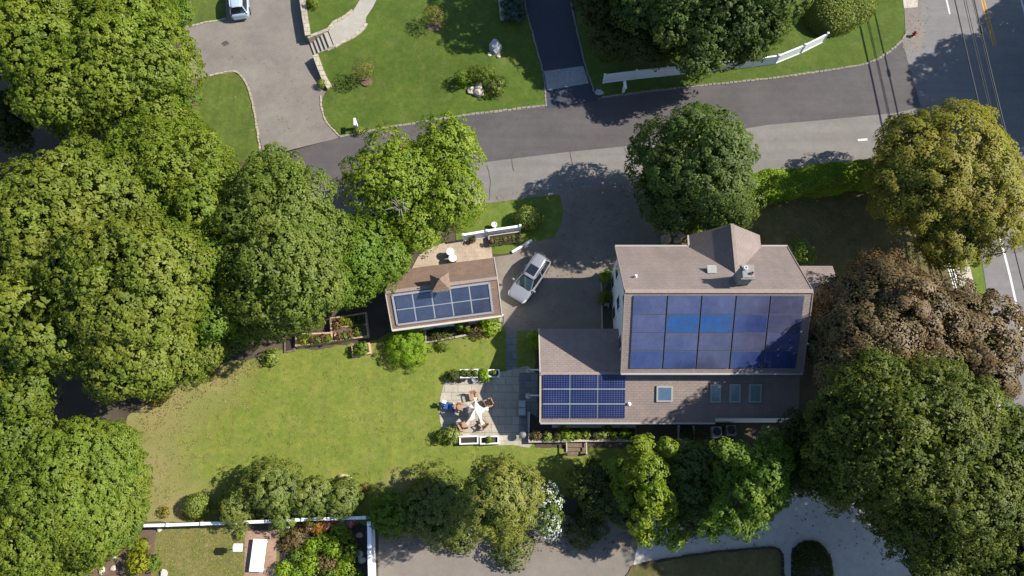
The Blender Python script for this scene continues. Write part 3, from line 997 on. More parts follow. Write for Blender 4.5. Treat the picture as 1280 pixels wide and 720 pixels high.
def shrub(name, label, u, v, rp, h, mat, leaf=0.16, group=None, seed=0, asp=1.0, cat='shrub', z=0.0, clump=0.24, k=18, lobe=0.42, aspect=0.62, **kw):
    """a bush: one mesh of leaves standing on the ground"""
    rng = np.random.default_rng(seed + 5000)
    r0 = rp * MPP(v, h * .5)
    rz = h * 0.55
    c = U(u, v, z + h * 0.55)
    base = Vector((c.x, c.y, z))
    P, N, T = crown_points((0, 0, h - rz), (r0, r0 * asp, rz), rng, lobe=lobe, clump=clump, k=k, under=-0.8, gap=0.05, **{'fill': .35, **kw})
    ok = P[:, 2] > 0.02
    o = leaf_mesh(name, P[ok], N[ok], leaf * .85, T[ok], mat, None, rng, aspect)
    o.location = base
    return tag(o, label, cat, group)


def clipped(name, label, base, surf, mat, leaf=0.13, group=None, cat='hedge', rz=0.0, seed=0):
    """a clipped hedge: leaves packed over a smooth surface; surf = (points, normals) in local space"""
    rng = np.random.default_rng(seed + 9000)
    P, N = surf
    P = P + N * rng.normal(0, 0.035, (len(P), 1)) - N * (rng.random((len(P), 1)) ** 3) * 0.25
    nn = N * 0.8 + unit(len(P), rng) * 0.55
    nn /= np.linalg.norm(nn, axis=1, keepdims=True)
    f = np.sin(P[:, 0] * 2.1 + 1) * np.sin(P[:, 1] * 1.7) * .08
    o = leaf_mesh(name, P, nn, leaf, 0.5 + f + rng.normal(0, .16, len(P)), mat, None, rng)
    o.location = base
    o.rotation_euler = (0, 0, rz)
    return tag(o, label, cat, group)


def surf_ellipsoid(r, n, rng, cut=-0.2, power=1.0):
    d = unit(int(n * 1.8), rng)
    d = d[d[:, 2] > cut][:n]
    if power != 1.0:
        q = np.sign(d) * np.abs(d) ** power
    else:
        q = d
    P = q * np.array(r)
    N = d / np.array(r)
    N /= np.linalg.norm(N, axis=1, keepdims=True)
    return P, N


def surf_box(L, W, H, n, rng):
    """rounded-top hedge box, centred, z from 0"""
    aT, aS, aE = L * W, L * H * 2, W * H * 2
    tot = aT + aS + aE
    P, N = [], []
    m = int(n * aT / tot)
    P.append(np.stack([rng.uniform(-L / 2, L / 2, m), rng.uniform(-W / 2, W / 2, m), np.full(m, H)], 1))
    N.append(np.tile([0, 0, 1.], (m, 1)))
    m = int(n * aS / tot)
    s = rng.choice([-1., 1.], m)
    P.append(np.stack([rng.uniform(-L / 2, L / 2, m), s * W / 2, rng.uniform(0, H, m)], 1))
    N.append(np.stack([np.zeros(m), s, np.full(m, .1)], 1))
    m = int(n * aE / tot)
    s = rng.choice([-1., 1.], m)
    P.append(np.stack([s * L / 2, rng.uniform(-W / 2, W / 2, m), rng.uniform(0, H, m)], 1))
    N.append(np.stack([s, np.zeros(m), np.full(m, .1)], 1))
    P, N = np.concatenate(P), np.concatenate(N)
    # soften the outline: slow undulation of sides and top
    P[:, 1] *= 1 + 0.10 * np.sin(P[:, 0] * 1.3) + 0.06 * np.sin(P[:, 0] * 3.1 + 1)
    P[:, 2] *= 1 + 0.05 * np.sin(P[:, 0] * 1.9 + 2) - 0.10 * (np.abs(P[:, 1]) / (W / 2)) ** 3
    return P, N


GE = 'trees of the wooded edge at the left'
tree('broadleaf_tree', 'yellow-green leafy tree beside the grey driveway, in the top left corner of the wood', [(142, 78, 82, 14), (186, 140, 34, 10), (150, 20, 60, 13)], 14, 'lf_yg', 0.27, GE, seed=1)
tree('broadleaf_tree', 'yellow-green crown at the very top left, cut by the photo corner', [(48, 40, 78, 14.5), (78, 108, 62, 13)], 14, 'lf_yg', 0.27, GE, seed=2, lobe=0.27)
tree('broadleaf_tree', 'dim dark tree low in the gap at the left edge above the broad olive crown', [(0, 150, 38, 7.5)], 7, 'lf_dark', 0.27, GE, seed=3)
tree('column_tree', 'narrow bright green tree at the corner of the grey driveway', [(219, 22, 23, 6.5), (216, -12, 26, 7)], 6, 'lf_bright', 0.2, GE, seed=4, lobe=0.4)
tree('column_tree', 'strip of bright green foliage along the bare soil beside the striped lawn', [(226, 120, 20, 5), (230, 150, 18, 5), (224, 88, 16, 4.5)], 5, 'lf_bright', 0.2, GE, seed=5, lobe=0.4)
tree('oak_tree', 'huge broad olive-green crown, the largest in the wood at the left', [(88, 270, 98, 16), (160, 350, 92, 16), (55, 385, 92, 15), (160, 430, 72, 13.5), (20, 310, 80, 15)], 16, 'lf_olive', 0.28, GE, seed=6, lobe=0.22)
tree('broadleaf_tree', 'bright yellow-green crown next to the striped lawn and the road end', [(215, 215, 70, 13), (255, 245, 50, 12), (165, 190, 42, 12)], 13, 'lf_yg', 0.25, GE, seed=7, lobe=0.26)
tree('broadleaf_tree', 'green crown with dark gaps between the broad olive tree and the grey-green one', [(262, 345, 62, 11.5), (255, 395, 38, 9.5), (232, 310, 42, 11)], 11, 'lf_bright', 0.26, GE, seed=8, lobe=0.30, gap=.25)
tree('broadleaf_tree', 'tall grey-green crown with dead twigs by the road', [(345, 265, 66, 13.5), (352, 345, 74, 13), (390, 300, 45, 11), (340, 222, 38, 11), (350, 376, 34, 10.5)], 13, 'lf_grey', 0.24, GE, seed=9, lobe=0.28)
tree('broadleaf_tree', 'bright green crown behind the solar garage, above the raised beds', [(440, 318, 48, 9), (478, 325, 34, 8), (425, 352, 32, 8.5)], 9, 'lf_bright', 0.24, GE, seed=10, lobe=0.30)
tree('small_tree', 'brownish-green small tree overhanging the dry edge of the back lawn', [(232, 442, 40, 7.5), (258, 432, 24, 6)], 7, 'lf_olive', 0.22, GE, seed=11, lobe=0.32)
tree('broadleaf_tree', 'dense smooth green crown filling the bottom left corner beside the dry lawn edge', [(85, 605, 86, 10.5), (128, 580, 48, 9), (118, 650, 56, 9), (40, 670, 62, 9.5)], 10, 'lf_fine', 0.19, GE, seed=12, lobe=0.13, clump=0.26, k=26, rough=.16, gap=0.03)
tree('broadleaf_tree', 'mid green crown at the left edge between the broad olive and smooth bottom crowns', [(20, 485, 46, 11), (8, 545, 42, 10)], 10, 'lf_green', 0.25, GE, seed=13)
tree('small_tree', 'darker green small tree at the bottom edge below the smooth green crown', [(55, 715, 48, 6.5), (110, 690, 26, 5)], 6, 'lf_green', 0.22, GE, seed=14)
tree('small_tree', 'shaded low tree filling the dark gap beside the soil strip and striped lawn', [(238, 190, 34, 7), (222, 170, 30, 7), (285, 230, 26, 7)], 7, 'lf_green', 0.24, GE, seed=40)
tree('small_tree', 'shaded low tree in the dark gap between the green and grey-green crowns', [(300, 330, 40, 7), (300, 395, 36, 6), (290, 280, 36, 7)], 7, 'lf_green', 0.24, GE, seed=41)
tree('maple_tree', 'light yellow-green maple overhanging the road behind the cream pavers', [(492, 222, 58, 10.5), (556, 184, 40, 9.5), (560, 245, 40, 9), (520, 280, 36, 8)], 10, 'lf_maple', 0.25, seed=15, lobe=0.30, clump=.45)
tree('shade_tree', 'round deep green tree at the mouth of the house driveway', [(868, 208, 76, 12.5), (905, 252, 38, 8), (850, 250, 42, 8)], 12, 'lf_deep', 0.25, seed=16, lobe=0.25, clump=0.52, k=48, fill=.25, flat=1.2)
tree('shade_tree', 'golden-olive tree at the road corner by the sidewalk', [(1180, 215, 88, 10.8), (1225, 255, 58, 9.5), (1140, 235, 50, 9), (1185, 300, 38, 7.5)], 10, 'lf_gold', 0.24, seed=17, lobe=0.26, clump=0.72, k=110, rough=.22, fill=.1, jit=.18, flat=.8)
tree('copper_tree', 'large copper-brown tree against the right side of the house', [(1130, 395, 72, 12.5), (1100, 362, 42, 10), (1066, 474, 38, 11.5), (1040, 425, 28, 7.5), (1052, 375, 26, 8), (1085, 430, 55, 12), (1135, 460, 60, 11.5), (1062, 448, 36, 7.5), (1058, 400, 32, 8)], 13, 'lf_brown', 0.24, seed=18, lobe=0.26, clump=0.74, k=110, rough=.22, fill=.1, jit=.18, flat=1.1, gap=.18)
tree('copper_tree', 'smaller copper-brown tree over the sidewalk beside the main road', [(1215, 420, 56, 11), (1235, 465, 38, 10), (1195, 385, 30, 9)], 11, 'lf_brown', 0.24, seed=19, lobe=0.3, clump=0.68, k=100, rough=.22, fill=.1, jit=.18, gap=.2)
tree('oak_tree', 'very large dark green oak spreading over the pale driveway at the lower right', [(1125, 545, 92, 17), (1185, 520, 70, 16), (1195, 620, 82, 16), (1085, 575, 66, 14), (1130, 640, 48, 12), (1185, 690, 56, 13), (1100, 490, 50, 14), (1052, 530, 40, 11), (1040, 590, 38, 9), (1022, 545, 28, 6)], 17, 'lf_oak', 0.2, seed=20, lobe=0.17, clump=.34, k=26, rough=.5, gap=.3, fill=.35)
tree('oak_tree', 'green oak crown cut by the right edge below the copper trees', [(1265, 560, 52, 15), (1270, 640, 60, 15), (1255, 715, 60, 13), (1350, 640, 80, 16), (1345, 745, 80, 15), (1420, 690, 80, 15), (1230, 780, 60, 12)], 15, 'lf_oak', 0.2, seed=21, lobe=0.2, clump=.34, k=26, rough=.5, gap=.25, fill=.35)
tree('maple_tree', 'light green maple with bright sprays in front of the house, left of the darker maple', [(812, 590, 20, 7), (803, 560, 13, 6.5), (834, 560, 9, 6.5), (815, 622, 17, 7), (802, 648, 15, 6), (836, 630, 13, 6.5), (828, 662, 16, 5.5), (808, 672, 11, 5), (790, 588, 13, 6), (846, 676, 9, 5), (778, 606, 12, 4.5), (785, 625, 14, 4.5), (770, 585, 12, 4.5), (826, 600, 22, 5)], 9, 'lf_maple', 0.23, seed=22, lobe=0.42, clump=.33, k=30, gap=.25, fill=.05)
tree('maple_tree', 'deep green maple with pale sprays beside the pale driveway', [(945, 578, 22, 10.5), (962, 592, 18, 11), (966, 612, 15, 10.5), (905, 562, 13, 10), (925, 570, 13, 10), (935, 612, 17, 10.5), (952, 634, 14, 10), (922, 655, 16, 9), (908, 640, 14, 9), (942, 652, 13, 9), (890, 660, 13, 8), (960, 556, 18, 9), (975, 570, 16, 8), (930, 600, 36, 7.5), (900, 620, 30, 6.5), (955, 620, 30, 7)], 10, 'lf_maple2', 0.23, seed=23, lobe=0.42, clump=.33, k=30, gap=.25, fill=.08)
tree('small_tree', 'small dark tree in shade between the white-flowered bush and the light maple', [(748, 610, 36, 3.8), (778, 630, 28, 4)], 4, 'lf_dark', 0.2, seed=24, lobe=0.36, clump=.32)
tree('small_tree', 'small dark green tree behind the light maple, shading the bed before the house', [(868, 592, 42, 6.0), (862, 632, 34, 5)], 6, 'lf_deep', 0.22, seed=25, lobe=0.36, clump=.36)
tree('evergreen_tree', 'dense olive evergreen standing between the patio and the lower driveway', [(625, 622, 54, 13)], 13, 'lf_spruce', 0.36, aspect=.26, under=-.92, seed=26, lobe=0.20, clump=.32, flat=1.25, rough=.3, cone=0.35, gap=.2)
tree('evergreen_tree', 'dark spreading evergreen in shade to the left of the olive evergreen', [(550, 628, 42, 3.8, 1.05)], 4, 'lf_yew', 0.34, aspect=.26, under=-.9, seed=27, lobe=0.26, clump=.32, flat=.8, rough=.3)
tree('shade_tree', 'tall dark tree above the long white fence at the top edge', [(905, 8, 66, 11), (852, 0, 52, 10.5), (945, 22, 40, 10), (885, 52, 34, 8.5), (930, 50, 28, 8), (872, 74, 22, 7.5), (810, -5, 40, 9), (850, -75, 85, 14), (955, -30, 55, 13), (870, -140, 95, 15), (965, -115, 80, 14), (770, -90, 80, 14)], 15, 'lf_deep', 0.27, seed=28, lobe=0.24, clump=.45)
tree('shade_tree', 'green tree beyond the main road whose shade falls on the crossing', [(1455, 18, 88, 13.5), (1500, -40, 80, 12), (1415, 85, 56, 11)], 13, 'lf_green', 0.3, seed=29, lobe=0.28)

tree('shade_tree', 'dim low tree wholly in shade between the dark driveway and the white fence', [(775, 35, 40, 6), (755, 5, 36, 6), (815, 50, 30, 5.5)], 6, 'lf_dark', 0.24, seed=30, lobe=0.32, gap=.3)
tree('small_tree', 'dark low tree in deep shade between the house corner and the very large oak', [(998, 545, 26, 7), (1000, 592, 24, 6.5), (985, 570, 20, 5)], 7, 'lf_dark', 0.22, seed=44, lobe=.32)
# dead twigs showing in two crowns: part of their trees
for t, (u, v, h) in ((TREES[8], (336, 330, 12.6)), (TREES[16], (500, 258, 9.6))):
    mb = MB(t.location)
    rg = random.Random(int(u))
    c = U(u, v, h - 0.8)
    for k in range(14):
        a = rg.uniform(0, 6.28)
        e = c + Vector((math.cos(a), math.sin(a), 0.35)) * rg.uniform(.6, 1.4)
        mb.tube([c - Vector((0, 0, 1.2)), (c + e) / 2 + Vector((0, 0, .2)), e], [.05, .03, .012], 5)
    mb.build('dead_twigs', 'bark_pale', t)

# low evergreens along the bottom fence
GY = 'row of low yews along the back fence'
for i, (u, v, rp, h, lab) in enumerate(((296, 634, 23, 3.2, 'leftmost dark yew of the row, beside the clipped ball bush'), (340, 610, 35, 4.2, 'largest dark yew of the row on the back lawn edge'), (388, 620, 28, 3.6, 'bushy yew in the middle right of the row behind the fence'),
                                        (428, 622, 23, 3.2, 'right end yew of the row beside the pale yellow cover'), (352, 646, 17, 2.2, 'low yew hanging over the white fence near the brick pad'))):
    shrub('yew_bush', lab, u, v, rp, h, 'lf_yew', 0.30, GY, seed=i, lobe=0.34, clump=.3, rough=.35, k=26, aspect=.28)
rng0 = np.random.default_rng(3)
clipped('ball_bush', 'round clipped green ball bush on the edge of the back lawn', U(247, 632, .7), (lambda s: (s[0], s[1]))(surf_ellipsoid((0.98, 0.98, 0.95), 2600, rng0, -.7)), 'lf_hedge', 0.1, cat='shrub', seed=1)
shrub('bush', 'bright green rounded bush at the corner where the white fences meet', 490, 643, 26, 3.4, 'lf_bright', 0.2, seed=31, clump=.32)
shrub('bush', 'deep green bush squeezed between bright corner bush and dark evergreen', 522, 640, 26, 2.6, 'lf_deep', 0.2, seed=32, clump=.32)
c_ = U(685, 637, 1.2)
t = thing('flowering_bush', 'bush speckled with white blossom above the lower driveway', 'flowering bush', (c_.x, c_.y, 0))
rngw = np.random.default_rng(33)
P, N, T = crown_points((0, 0, 1.25), (1.25, 2.0, 1.3), rngw, lobe=.4, clump=.26, k=22, fill=.3, under=-.7)
leaf_mesh('foliage', P[P[:, 2] > .02], N[P[:, 2] > .02], .12, T[P[:, 2] > .02], 'lf_green', t, rngw)
P, N, T = crown_points((0, 0, 1.25), (1.32, 2.08, 1.38), rngw, lobe=.4, clump=.24, k=9, fill=0, under=-.6, gap=.25)
leaf_mesh('blossoms', P[P[:, 2] > .02], N[P[:, 2] > .02], .13, T[P[:, 2] > .02], 'fl_white', t, rngw, .9)
shrub('bush', 'green bush under the olive evergreen at the edge of the lower driveway', 640, 680, 24, 1.8, 'lf_yew', 0.18, seed=34, clump=.3)
shrub('bush', 'low dark bush in the shade between light maple and lower driveway', 735, 655, 24, 1.6, 'lf_dark', 0.18, seed=35, clump=.3)
shrub('bush', 'low green bush at the top edge of the lower driveway below the dark evergreen', 575, 660, 28, 1.5, 'lf_yew', 0.18, seed=36, clump=.3)

# ornamental shrubs on the raised lawn
for (u, v, su, sv, lab) in ((541, 14, 543, 33, 'feathery reddish-green young shrub on its bare soil ring, near the top of the upper lawn'), (456, 90, 458, 101, 'feathery reddish-green young shrub on its bare soil ring, by the stone wall')):
    g = G(su, sv)
    t = thing('young_shrub', lab, 'shrub', g, 0, 'young shrubs on the upper lawn')
    rng = np.random.default_rng(int(u))
    P, N, T = crown_points((0, 0, 1.55), (0.95, 0.95, 0.95), rng, lobe=.4, clump=.25, k=5, fill=.3, rough=.3)
    leaf_mesh('crown', P, N, 0.12, T, 'lf_rust', t, rng)
    P, N, T = crown_points((0, 0, 1.5), (0.8, 0.8, 0.9), rng, lobe=.4, clump=.25, k=5, fill=.3, rough=.3)
    leaf_mesh('inner_foliage', P, N, 0.12, T, 'lf_yg', t, rng)
    mb = MB()
    for k in range(5):
        a = k * 1.25
        mb.tube([(0, 0, -.05), (.08 * math.cos(a), .08 * math.sin(a), .6), (.5 * math.cos(a), .5 * math.sin(a), 1.5)], [.035, .025, .01], 6)
    mb.build('stem', 'bark', t)
    MB().lathe((0, 0, 0), [(0.62, -.02), (0.58, .08), (0.3, .12)], 14).build('soil_ring', 'mulch', t)

# clipped hedges
oh = surf_ellipsoid((3.75, 2.35, 2.5), 26000, rng0, -.05, 0.8)
clipped('clipped_hedge', 'big oval clipped hedge at the end of the white fence', U(1056, 4, 1.2) - Vector((0, 0, 1.2)), oh, 'lf_hedge', 0.13, rz=R(32), seed=2)
a, b = U(936, 240), U(1085, 222)
d = b - a
clipped('clipped_hedge', 'long bright green hedge between the side road and the front yard', (a + b) / 2, surf_box(d.length, 2.5, 1.5, 19000, rng0), 'lf_hedge_bright', 0.15, rz=math.atan2(d.y, d.x), seed=3)
clipped('clipped_bush', 'round clipped bush beside the short white fence on the front patch', U(661, 273, .7), surf_ellipsoid((1.25, 1.05, 1.1), 3600, rng0, -.6), 'lf_hedge', 0.1, cat='shrub', seed=4)
clipped('clipped_bush', 'dark clipped dome hedge on the island in the pale driveway', U(1016, 716, 0), surf_ellipsoid((1.45, 2.3, 0.9), 12000, rng0, 0, .8), 'lf_dark', 0.12, cat='hedge', seed=5)


# ------------------------------------------------------------------ main house
def slope_quad(mb, p, ulen=None):
    """roof plane from eave-left, eave-right, ridge-right, ridge-left with UV in metres along eave and up the slope"""
    p = [Vector(q) for q in p]
    e = (p[1] - p[0]).normalized()
    n = (p[1] - p[0]).cross(p[3] - p[0]).normalized()
    up = n.cross(e)
    uv = [((q - p[0]).dot(e) + 50, (q - p[0]).dot(up) + 50) for q in p]
    mb.add(p, [tuple(range(len(p)))], [uv])


def slab(mb, p, th=0.14):
    """a roof plane with thickness: top polygon carries UV, edges and underside closed"""
    p = [Vector(q) for q in p]
    slope_quad(mb, p)
    q = [v - Vector((0, 0, th)) for v in p]
    n = len(p)
    mb.add(p + q, [tuple(range(2 * n - 1, n - 1, -1))] + [(i, i + n, (i + 1) % n + n, (i + 1) % n) for i in range(n)])


HX0, HX1, HYS, HYN, HYR = 8.15, 21.68, 11.5, 21.6, 16.7
HZE, HZR = 5.55, 9.35
H0 = Vector(((HX0 + HX1) / 2, 14.0, 0))
house = thing('house', 'large brown-roofed house with white walls and blue solar arrays on both roofs', 'house', H0)


def hb():
    return MB(H0)


kN = (HZR - HZE) / (HYN - HYR)
kS = (HZR - HZE) / (HYR - HYS)
# roofs of the main block
mb = hb()
slab(mb, [(HX1, HYN, HZE), (HX0, HYN, HZE), (HX0, HYR, HZR), (HX1, HYR, HZR)])
slab(mb, [(HX0, HYS, HZE), (HX1, HYS, HZE), (HX1, HYR, HZR), (HX0, HYR, HZR)])
roof_main = mb.build('roof', 'roof', house)
mb = hb()
mb.beam((HX0, HYR, HZR + .02), (HX1, HYR, HZR + .02), .3, .05)
mb.build('ridge_cap', 'ridge', roof_main)
# front gable: ridge runs north
GX0, GX1, GXR, GYF, GZE, GZR = 13.98, 19.60, 16.78, 22.55, 5.6, 7.9
yj = HYR + (HZR - GZR) / kN
yjl = HYN - (GZE - HZE) / kN
mb = hb()
slab(mb, [(GX0, GYF, GZE + .02), (GX0, yjl, GZE + .02), (GXR, yj, GZR + .02), (GXR, GYF, GZR + .02)], .12)
slab(mb, [(GX1, yjl, GZE + .02), (GX1, GYF, GZE + .02), (GXR, GYF, GZR + .02), (GXR, yj, GZR + .02)], .12)
rg_ = mb.build('front_gable_roof', 'roof', house)
mb = hb()
mb.beam((GXR, GYF, GZR + .03), (GXR, yj, GZR + .03), .26, .05)
mb.build('ridge_cap', 'ridge', rg_)

# walls
WX0, WX1, WYS, WYN = HX0 + .32, HX1 - .32, HYS + .35, HYN - .35
mb = hb()
pen = [(WYS, 0), (WYN, 0), (WYN, HZE + .1), (HYR, HZR - .22), (WYS, HZE + .1)]
vs = [(WX0, y, z) for y, z in pen] + [(WX1, y, z) for y, z in pen]
mb.add(vs, [(0, 4, 3, 2, 1)[::-1], (5, 6, 7, 8, 9), (0, 1, 6, 5), (1, 2, 7, 6), (4, 0, 5, 9)])
mb.build('wall', 'siding', house)
mb = hb()
gx0, gx1 = GX0 + .25, GX1 - .25
pen = [(gx0, 0), (gx1, 0), (gx1, GZE), (GXR, GZR - .2), (gx0, GZE)]
vs = [(x, GYF - .3, z) for x, z in pen] + [(x, WYN - .4, z) for x, z in pen]
mb.add(vs, [(0, 4, 3, 2, 1), (0, 1, 6, 5)[::-1], (1, 2, 7, 6)[::-1], (4, 0, 5, 9)[::-1]])
mb.build('front_gable_wall', 'siding', house)


# gutters and fascia
def gutter(a, b, name='gutter', mat='gutter', w=.13):
    m = hb()
    m.beam(a, b, w, .12)
    return m.build(name, mat, house)


gutter((HX0 - .02, HYS - .07, HZE - .03), (HX1 + .02, HYS - .07, HZE - .03))
gutter((HX0 - .02, HYN + .07, HZE - .03), (GX0 - .02, HYN + .07, HZE - .03), w=.14)
gutter((GX1 + .05, HYN + .07, HZE - .03), (HX1 + .02, HYN + .07, HZE - .03))
gutter((GX0 - .06, GYF, GZE - .02), (GX0 - .06, HYN + .1, GZE - .02))
for xs, sgn in ((HX0, -1), (HX1, 1)):
    m = hb()
    m.beam((xs + sgn * .02, HYS, HZE - .06), (xs + sgn * .02, HYR, HZR - .06), .06, .2)
    m.beam((xs + sgn * .02, HYN, HZE - .06), (xs + sgn * .02, HYR, HZR - .06), .06, .2)
    m.build('barge_board', 'ridge', house)

# windows of the west wall (seen), the others for the sake of the building
def window(face, pos_, wdt, hgt):
    """face: 'W','E','N','S'; pos_ along the wall, centre height"""
    al, z = pos_
    m, g = hb(), hb()
    if face in 'WE':
        x = WX0 if face == 'W' else WX1
        s = -1 if face == 'W' else 1
        m.box((x + s * .05, al, z), (.10, wdt + .2, hgt + .2))
        g.box((x + s * .075, al, z), (.06, wdt, hgt))
    else:
        y = WYN if face == 'N' else WYS
        s = 1 if face == 'N' else -1
        m.box((al, y + s * .05, z), (wdt + .2, .10, hgt + .2))
        g.box((al, y + s * .075, z), (wdt, .06, hgt))
    f = m.build('window', 'trim', house)
    g.build('pane', 'glass', f)


for y in (14.2, 17.4, 20.0):
    window('W', (y, 4.1), .95, 1.35)
for y in (17.4, 20.0):
    window('W', (y, 1.5), .95, 1.4)
window('W', (16.7, 7.2), .8, 1.0)
for x in (9.9, 12.2):
    window('N', (x, 4.1), .95, 1.35)
    window('N', (x, 1.6), .95, 1.4)
window('E', (14.2, 4.2), .95, 1.35)
m = hb()
m.box((16.8, GYF - .27, 1.1), (1.1, .08, 2.15))
d_ = m.build('front_door', 'door', house)
m = hb()
m.lathe((17.2, GYF - .2, 1.05), [(.03, -.03), (.045, 0), (.03, .03)], 8)
m.build('handle', 'alloy', d_)


# solar modules
def modules(p0, eu, ev, W, Hh, nx, ny, gx, gy, mats, frame, fr=.045, lift=.10, rail=True):
    """p0 top-left corner of the array, eu along eave, ev down the slope; each module its own part with its frame"""
    n = eu.cross(-ev).normalized()
    mw, mh = (W - gx * (nx - 1)) / nx, (Hh - gy * (ny - 1)) / ny
    if rail:
        m = hb() if rail == 'house' else MB(garage.location if False else (0, 0, 0))
        par = house if rail == 'house' else garage
        q = [p0 + n * (lift * .45), p0 + eu * W + n * (lift * .45), p0 + eu * W + ev * Hh + n * (lift * .45), p0 + ev * Hh + n * (lift * .45)]
        q2 = [v - n * .03 for v in q]
        m.add([*q, *q2], [(3, 2, 1, 0), (4, 5, 6, 7), (0, 1, 5, 4), (1, 2, 6, 5), (2, 3, 7, 6), (3, 0, 4, 7)])
        m.build('solar_rail', frame[1], par)
    for j in range(ny):
        for i in range(nx):
            a = p0 + eu * (i * (mw + gx)) + ev * (j * (mh + gy)) + n * lift
            c = [a, a + eu * mw, a + eu * mw + ev * mh, a + ev * mh]
            f = hb() if par is house else MB((0, 0, 0))
            f.add([*c, *[v - n * .05 for v in c]], [(3, 2, 1, 0), (4, 5, 6, 7), (0, 1, 5, 4), (1, 2, 6, 5), (2, 3, 7, 6), (3, 0, 4, 7)])
            fo = f.build('solar_panel', frame[0], par)
            g = hb() if par is house else MB((0, 0, 0))
            c = [a + eu * fr + ev * fr, a + eu * (mw - fr) + ev * fr, a + eu * (mw - fr) + ev * (mh - fr), a + eu * fr + ev * (mh - fr)]
            c = [v + n * .004 for v in c]
            g.add(c, [(3, 2, 1, 0)], [[(0, 0), (1, 0), (1, 1), (0, 1)]])
            go = g.build('cell_face', mats(i, j), fo)


sl_len = math.hypot(HYR - HYS, HZR - HZE)
ev = Vector((0, HYS - HYR, HZE - HZR)).normalized()
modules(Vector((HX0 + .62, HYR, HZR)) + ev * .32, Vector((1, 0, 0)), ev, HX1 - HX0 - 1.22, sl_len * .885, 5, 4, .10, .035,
        lambda i, j: 'pv_refl_sky' if j == 1 and i in (1, 2) else 'pv_refl_deep' if (i, j) in ((3, 1), (0, 3), (3, 3), (4, 3), (1, 3)) else 'pv_refl_grey' if (i, j) in ((3, 2), (2, 2), (4, 0), (4, 1), (2, 3), (3, 0)) else 'pv_main', ('pv_frame_dark', 'pv_rail'), .03, .1, 'house')  # painted reflection tones assigned module by module

# low wing along the south side and its west end
LX0, LYR, LZR, LYS, LYN, LZE = 2.18, 11.67, 4.5, 8.19, 15.6, 3.0
LX1 = 15.55
mb = hb()
slab(mb, [(LX0, LYS, LZE), (LX1, LYS, LZE), (LX1, LYR, LZR), (LX0, LYR, LZR)], .12)
slab(mb, [(WX0 + .02, LYN, LZE), (LX0, LYN, LZE), (LX0, LYR, LZR), (WX0 + .02, LYR, LZR)], .12)
kW = (LZR - LZE) / (LYR - LYS)
ys2 = 8.62
slab(mb, [(LX1, ys2, LZE + (ys2 - LYS) * kW), (21.9, ys2, LZE + (ys2 - LYS) * kW), (21.9, LYR, LZR), (LX1, LYR, LZR)], .12)
wroof = mb.build('wing_roof', 'roof', house)
mb = hb()
mb.beam((LX0, LYR, LZR + .02), (WX0, LYR, LZR + .02), .26, .045)
mb.build('ridge_cap', 'ridge', wroof)
mb = hb()
x0, x1 = LX0 + .3, 21.6
pen = [(LYS + .4, 0), (LYN - .35, 0), (LYN - .35, LZE + .05), (LYR, LZR - .14), (LYS + .4, LZE + .05)]
vs = [(x0, y, z) for y, z in pen] + [(WX0 - .02, y, z) for y, z in pen]
mb.add(vs, [(0, 1, 2, 3, 4)[::-1], (0, 1, 6, 5), (1, 2, 7, 6), (4, 0, 5, 9)])
mb.box(((WX0 + x1) / 2, (LYS + .4 + WYS) / 2 - .02, 1.5), (x1 - WX0, WYS - LYS - .45, 2.98))
mb.build('wing_wall', 'siding', house)
gutter((LX0 - .02, LYS - .07, LZE - .03), (LX1, LYS - .07, LZE - .03))
gutter((LX1, ys2 - .07, LZE + (ys2 - LYS) * kW - .03), (21.9, ys2 - .07, LZE + (ys2 - LYS) * kW - .03), 'gutter', 'lead', .11)
gutter((LX0 - .04, LYS, LZE - .04), (LX0 - .04, LYR, LZR - .04), 'barge_board', 'fascia_cream', .07)
gutter((LX0 - .04, LYN, LZE - .04), (LX0 - .04, LYR, LZR - .04), 'barge_board', 'fascia_cream', .07)
wn = Vector((0, -(LZR - LZE), LYR - LYS)).normalized()
ev = Vector((0, LYS - LYR, LZE - LZR)).normalized()
p_tl, p_tr, p_bl = UPL(679, 468.5, (0, LYR, LZR), wn), UPL(781.5, 468.5, (0, LYR, LZR), wn), UPL(679, 523.5, (0, LYR, LZR), wn)
modules(Vector((p_tl.x, LYR, LZR)) + ev * .06, Vector((1, 0, 0)), ev, p_tr.x - p_tl.x, (p_tl - p_bl).length - .05, 3, 3, .10, .10, lambda i, j: 'pv_poly', ('pv_rail', 'pv_frame'), .012, .1, 'house')

# skylights
for (u0, v0, u1, v1, g) in ((820.5, 482, 840.5, 502, 'sky_glass'), (888, 479.5, 900.5, 503, 'sky_glass2'), (911.5, 479.5, 925, 503, 'sky_glass2'), (936, 479.5, 951, 503, 'sky_glass2')):
    a, b = UPL(u0, v0, (0, LYR, LZR), wn), UPL(u1, v1, (0, LYR, LZR), wn)
    L = Vector((b.x - a.x, 0, 0))
    D = ev * ((a.y - b.y) / abs(ev.y))
    c = [a, a + L, a + L + D, a + D]
    m = hb()
    m.add([*[q + wn * .14 for q in c], *c], [(3, 2, 1, 0), (0, 1, 5, 4), (1, 2, 6, 5), (2, 3, 7, 6), (3, 0, 4, 7)])
    f = m.build('skylight', 'gutter', house)
    m = hb()
    t = .13
    e1, e2 = L.normalized(), D.normalized()
    m.add([q + wn * .148 for q in (a + e1 * t + e2 * t, a + L - e1 * t + e2 * t, a + L - e1 * t + D - e2 * t, a + e1 * t + D - e2 * t)], [(3, 2, 1, 0)])
    m.build('pane', g, f)

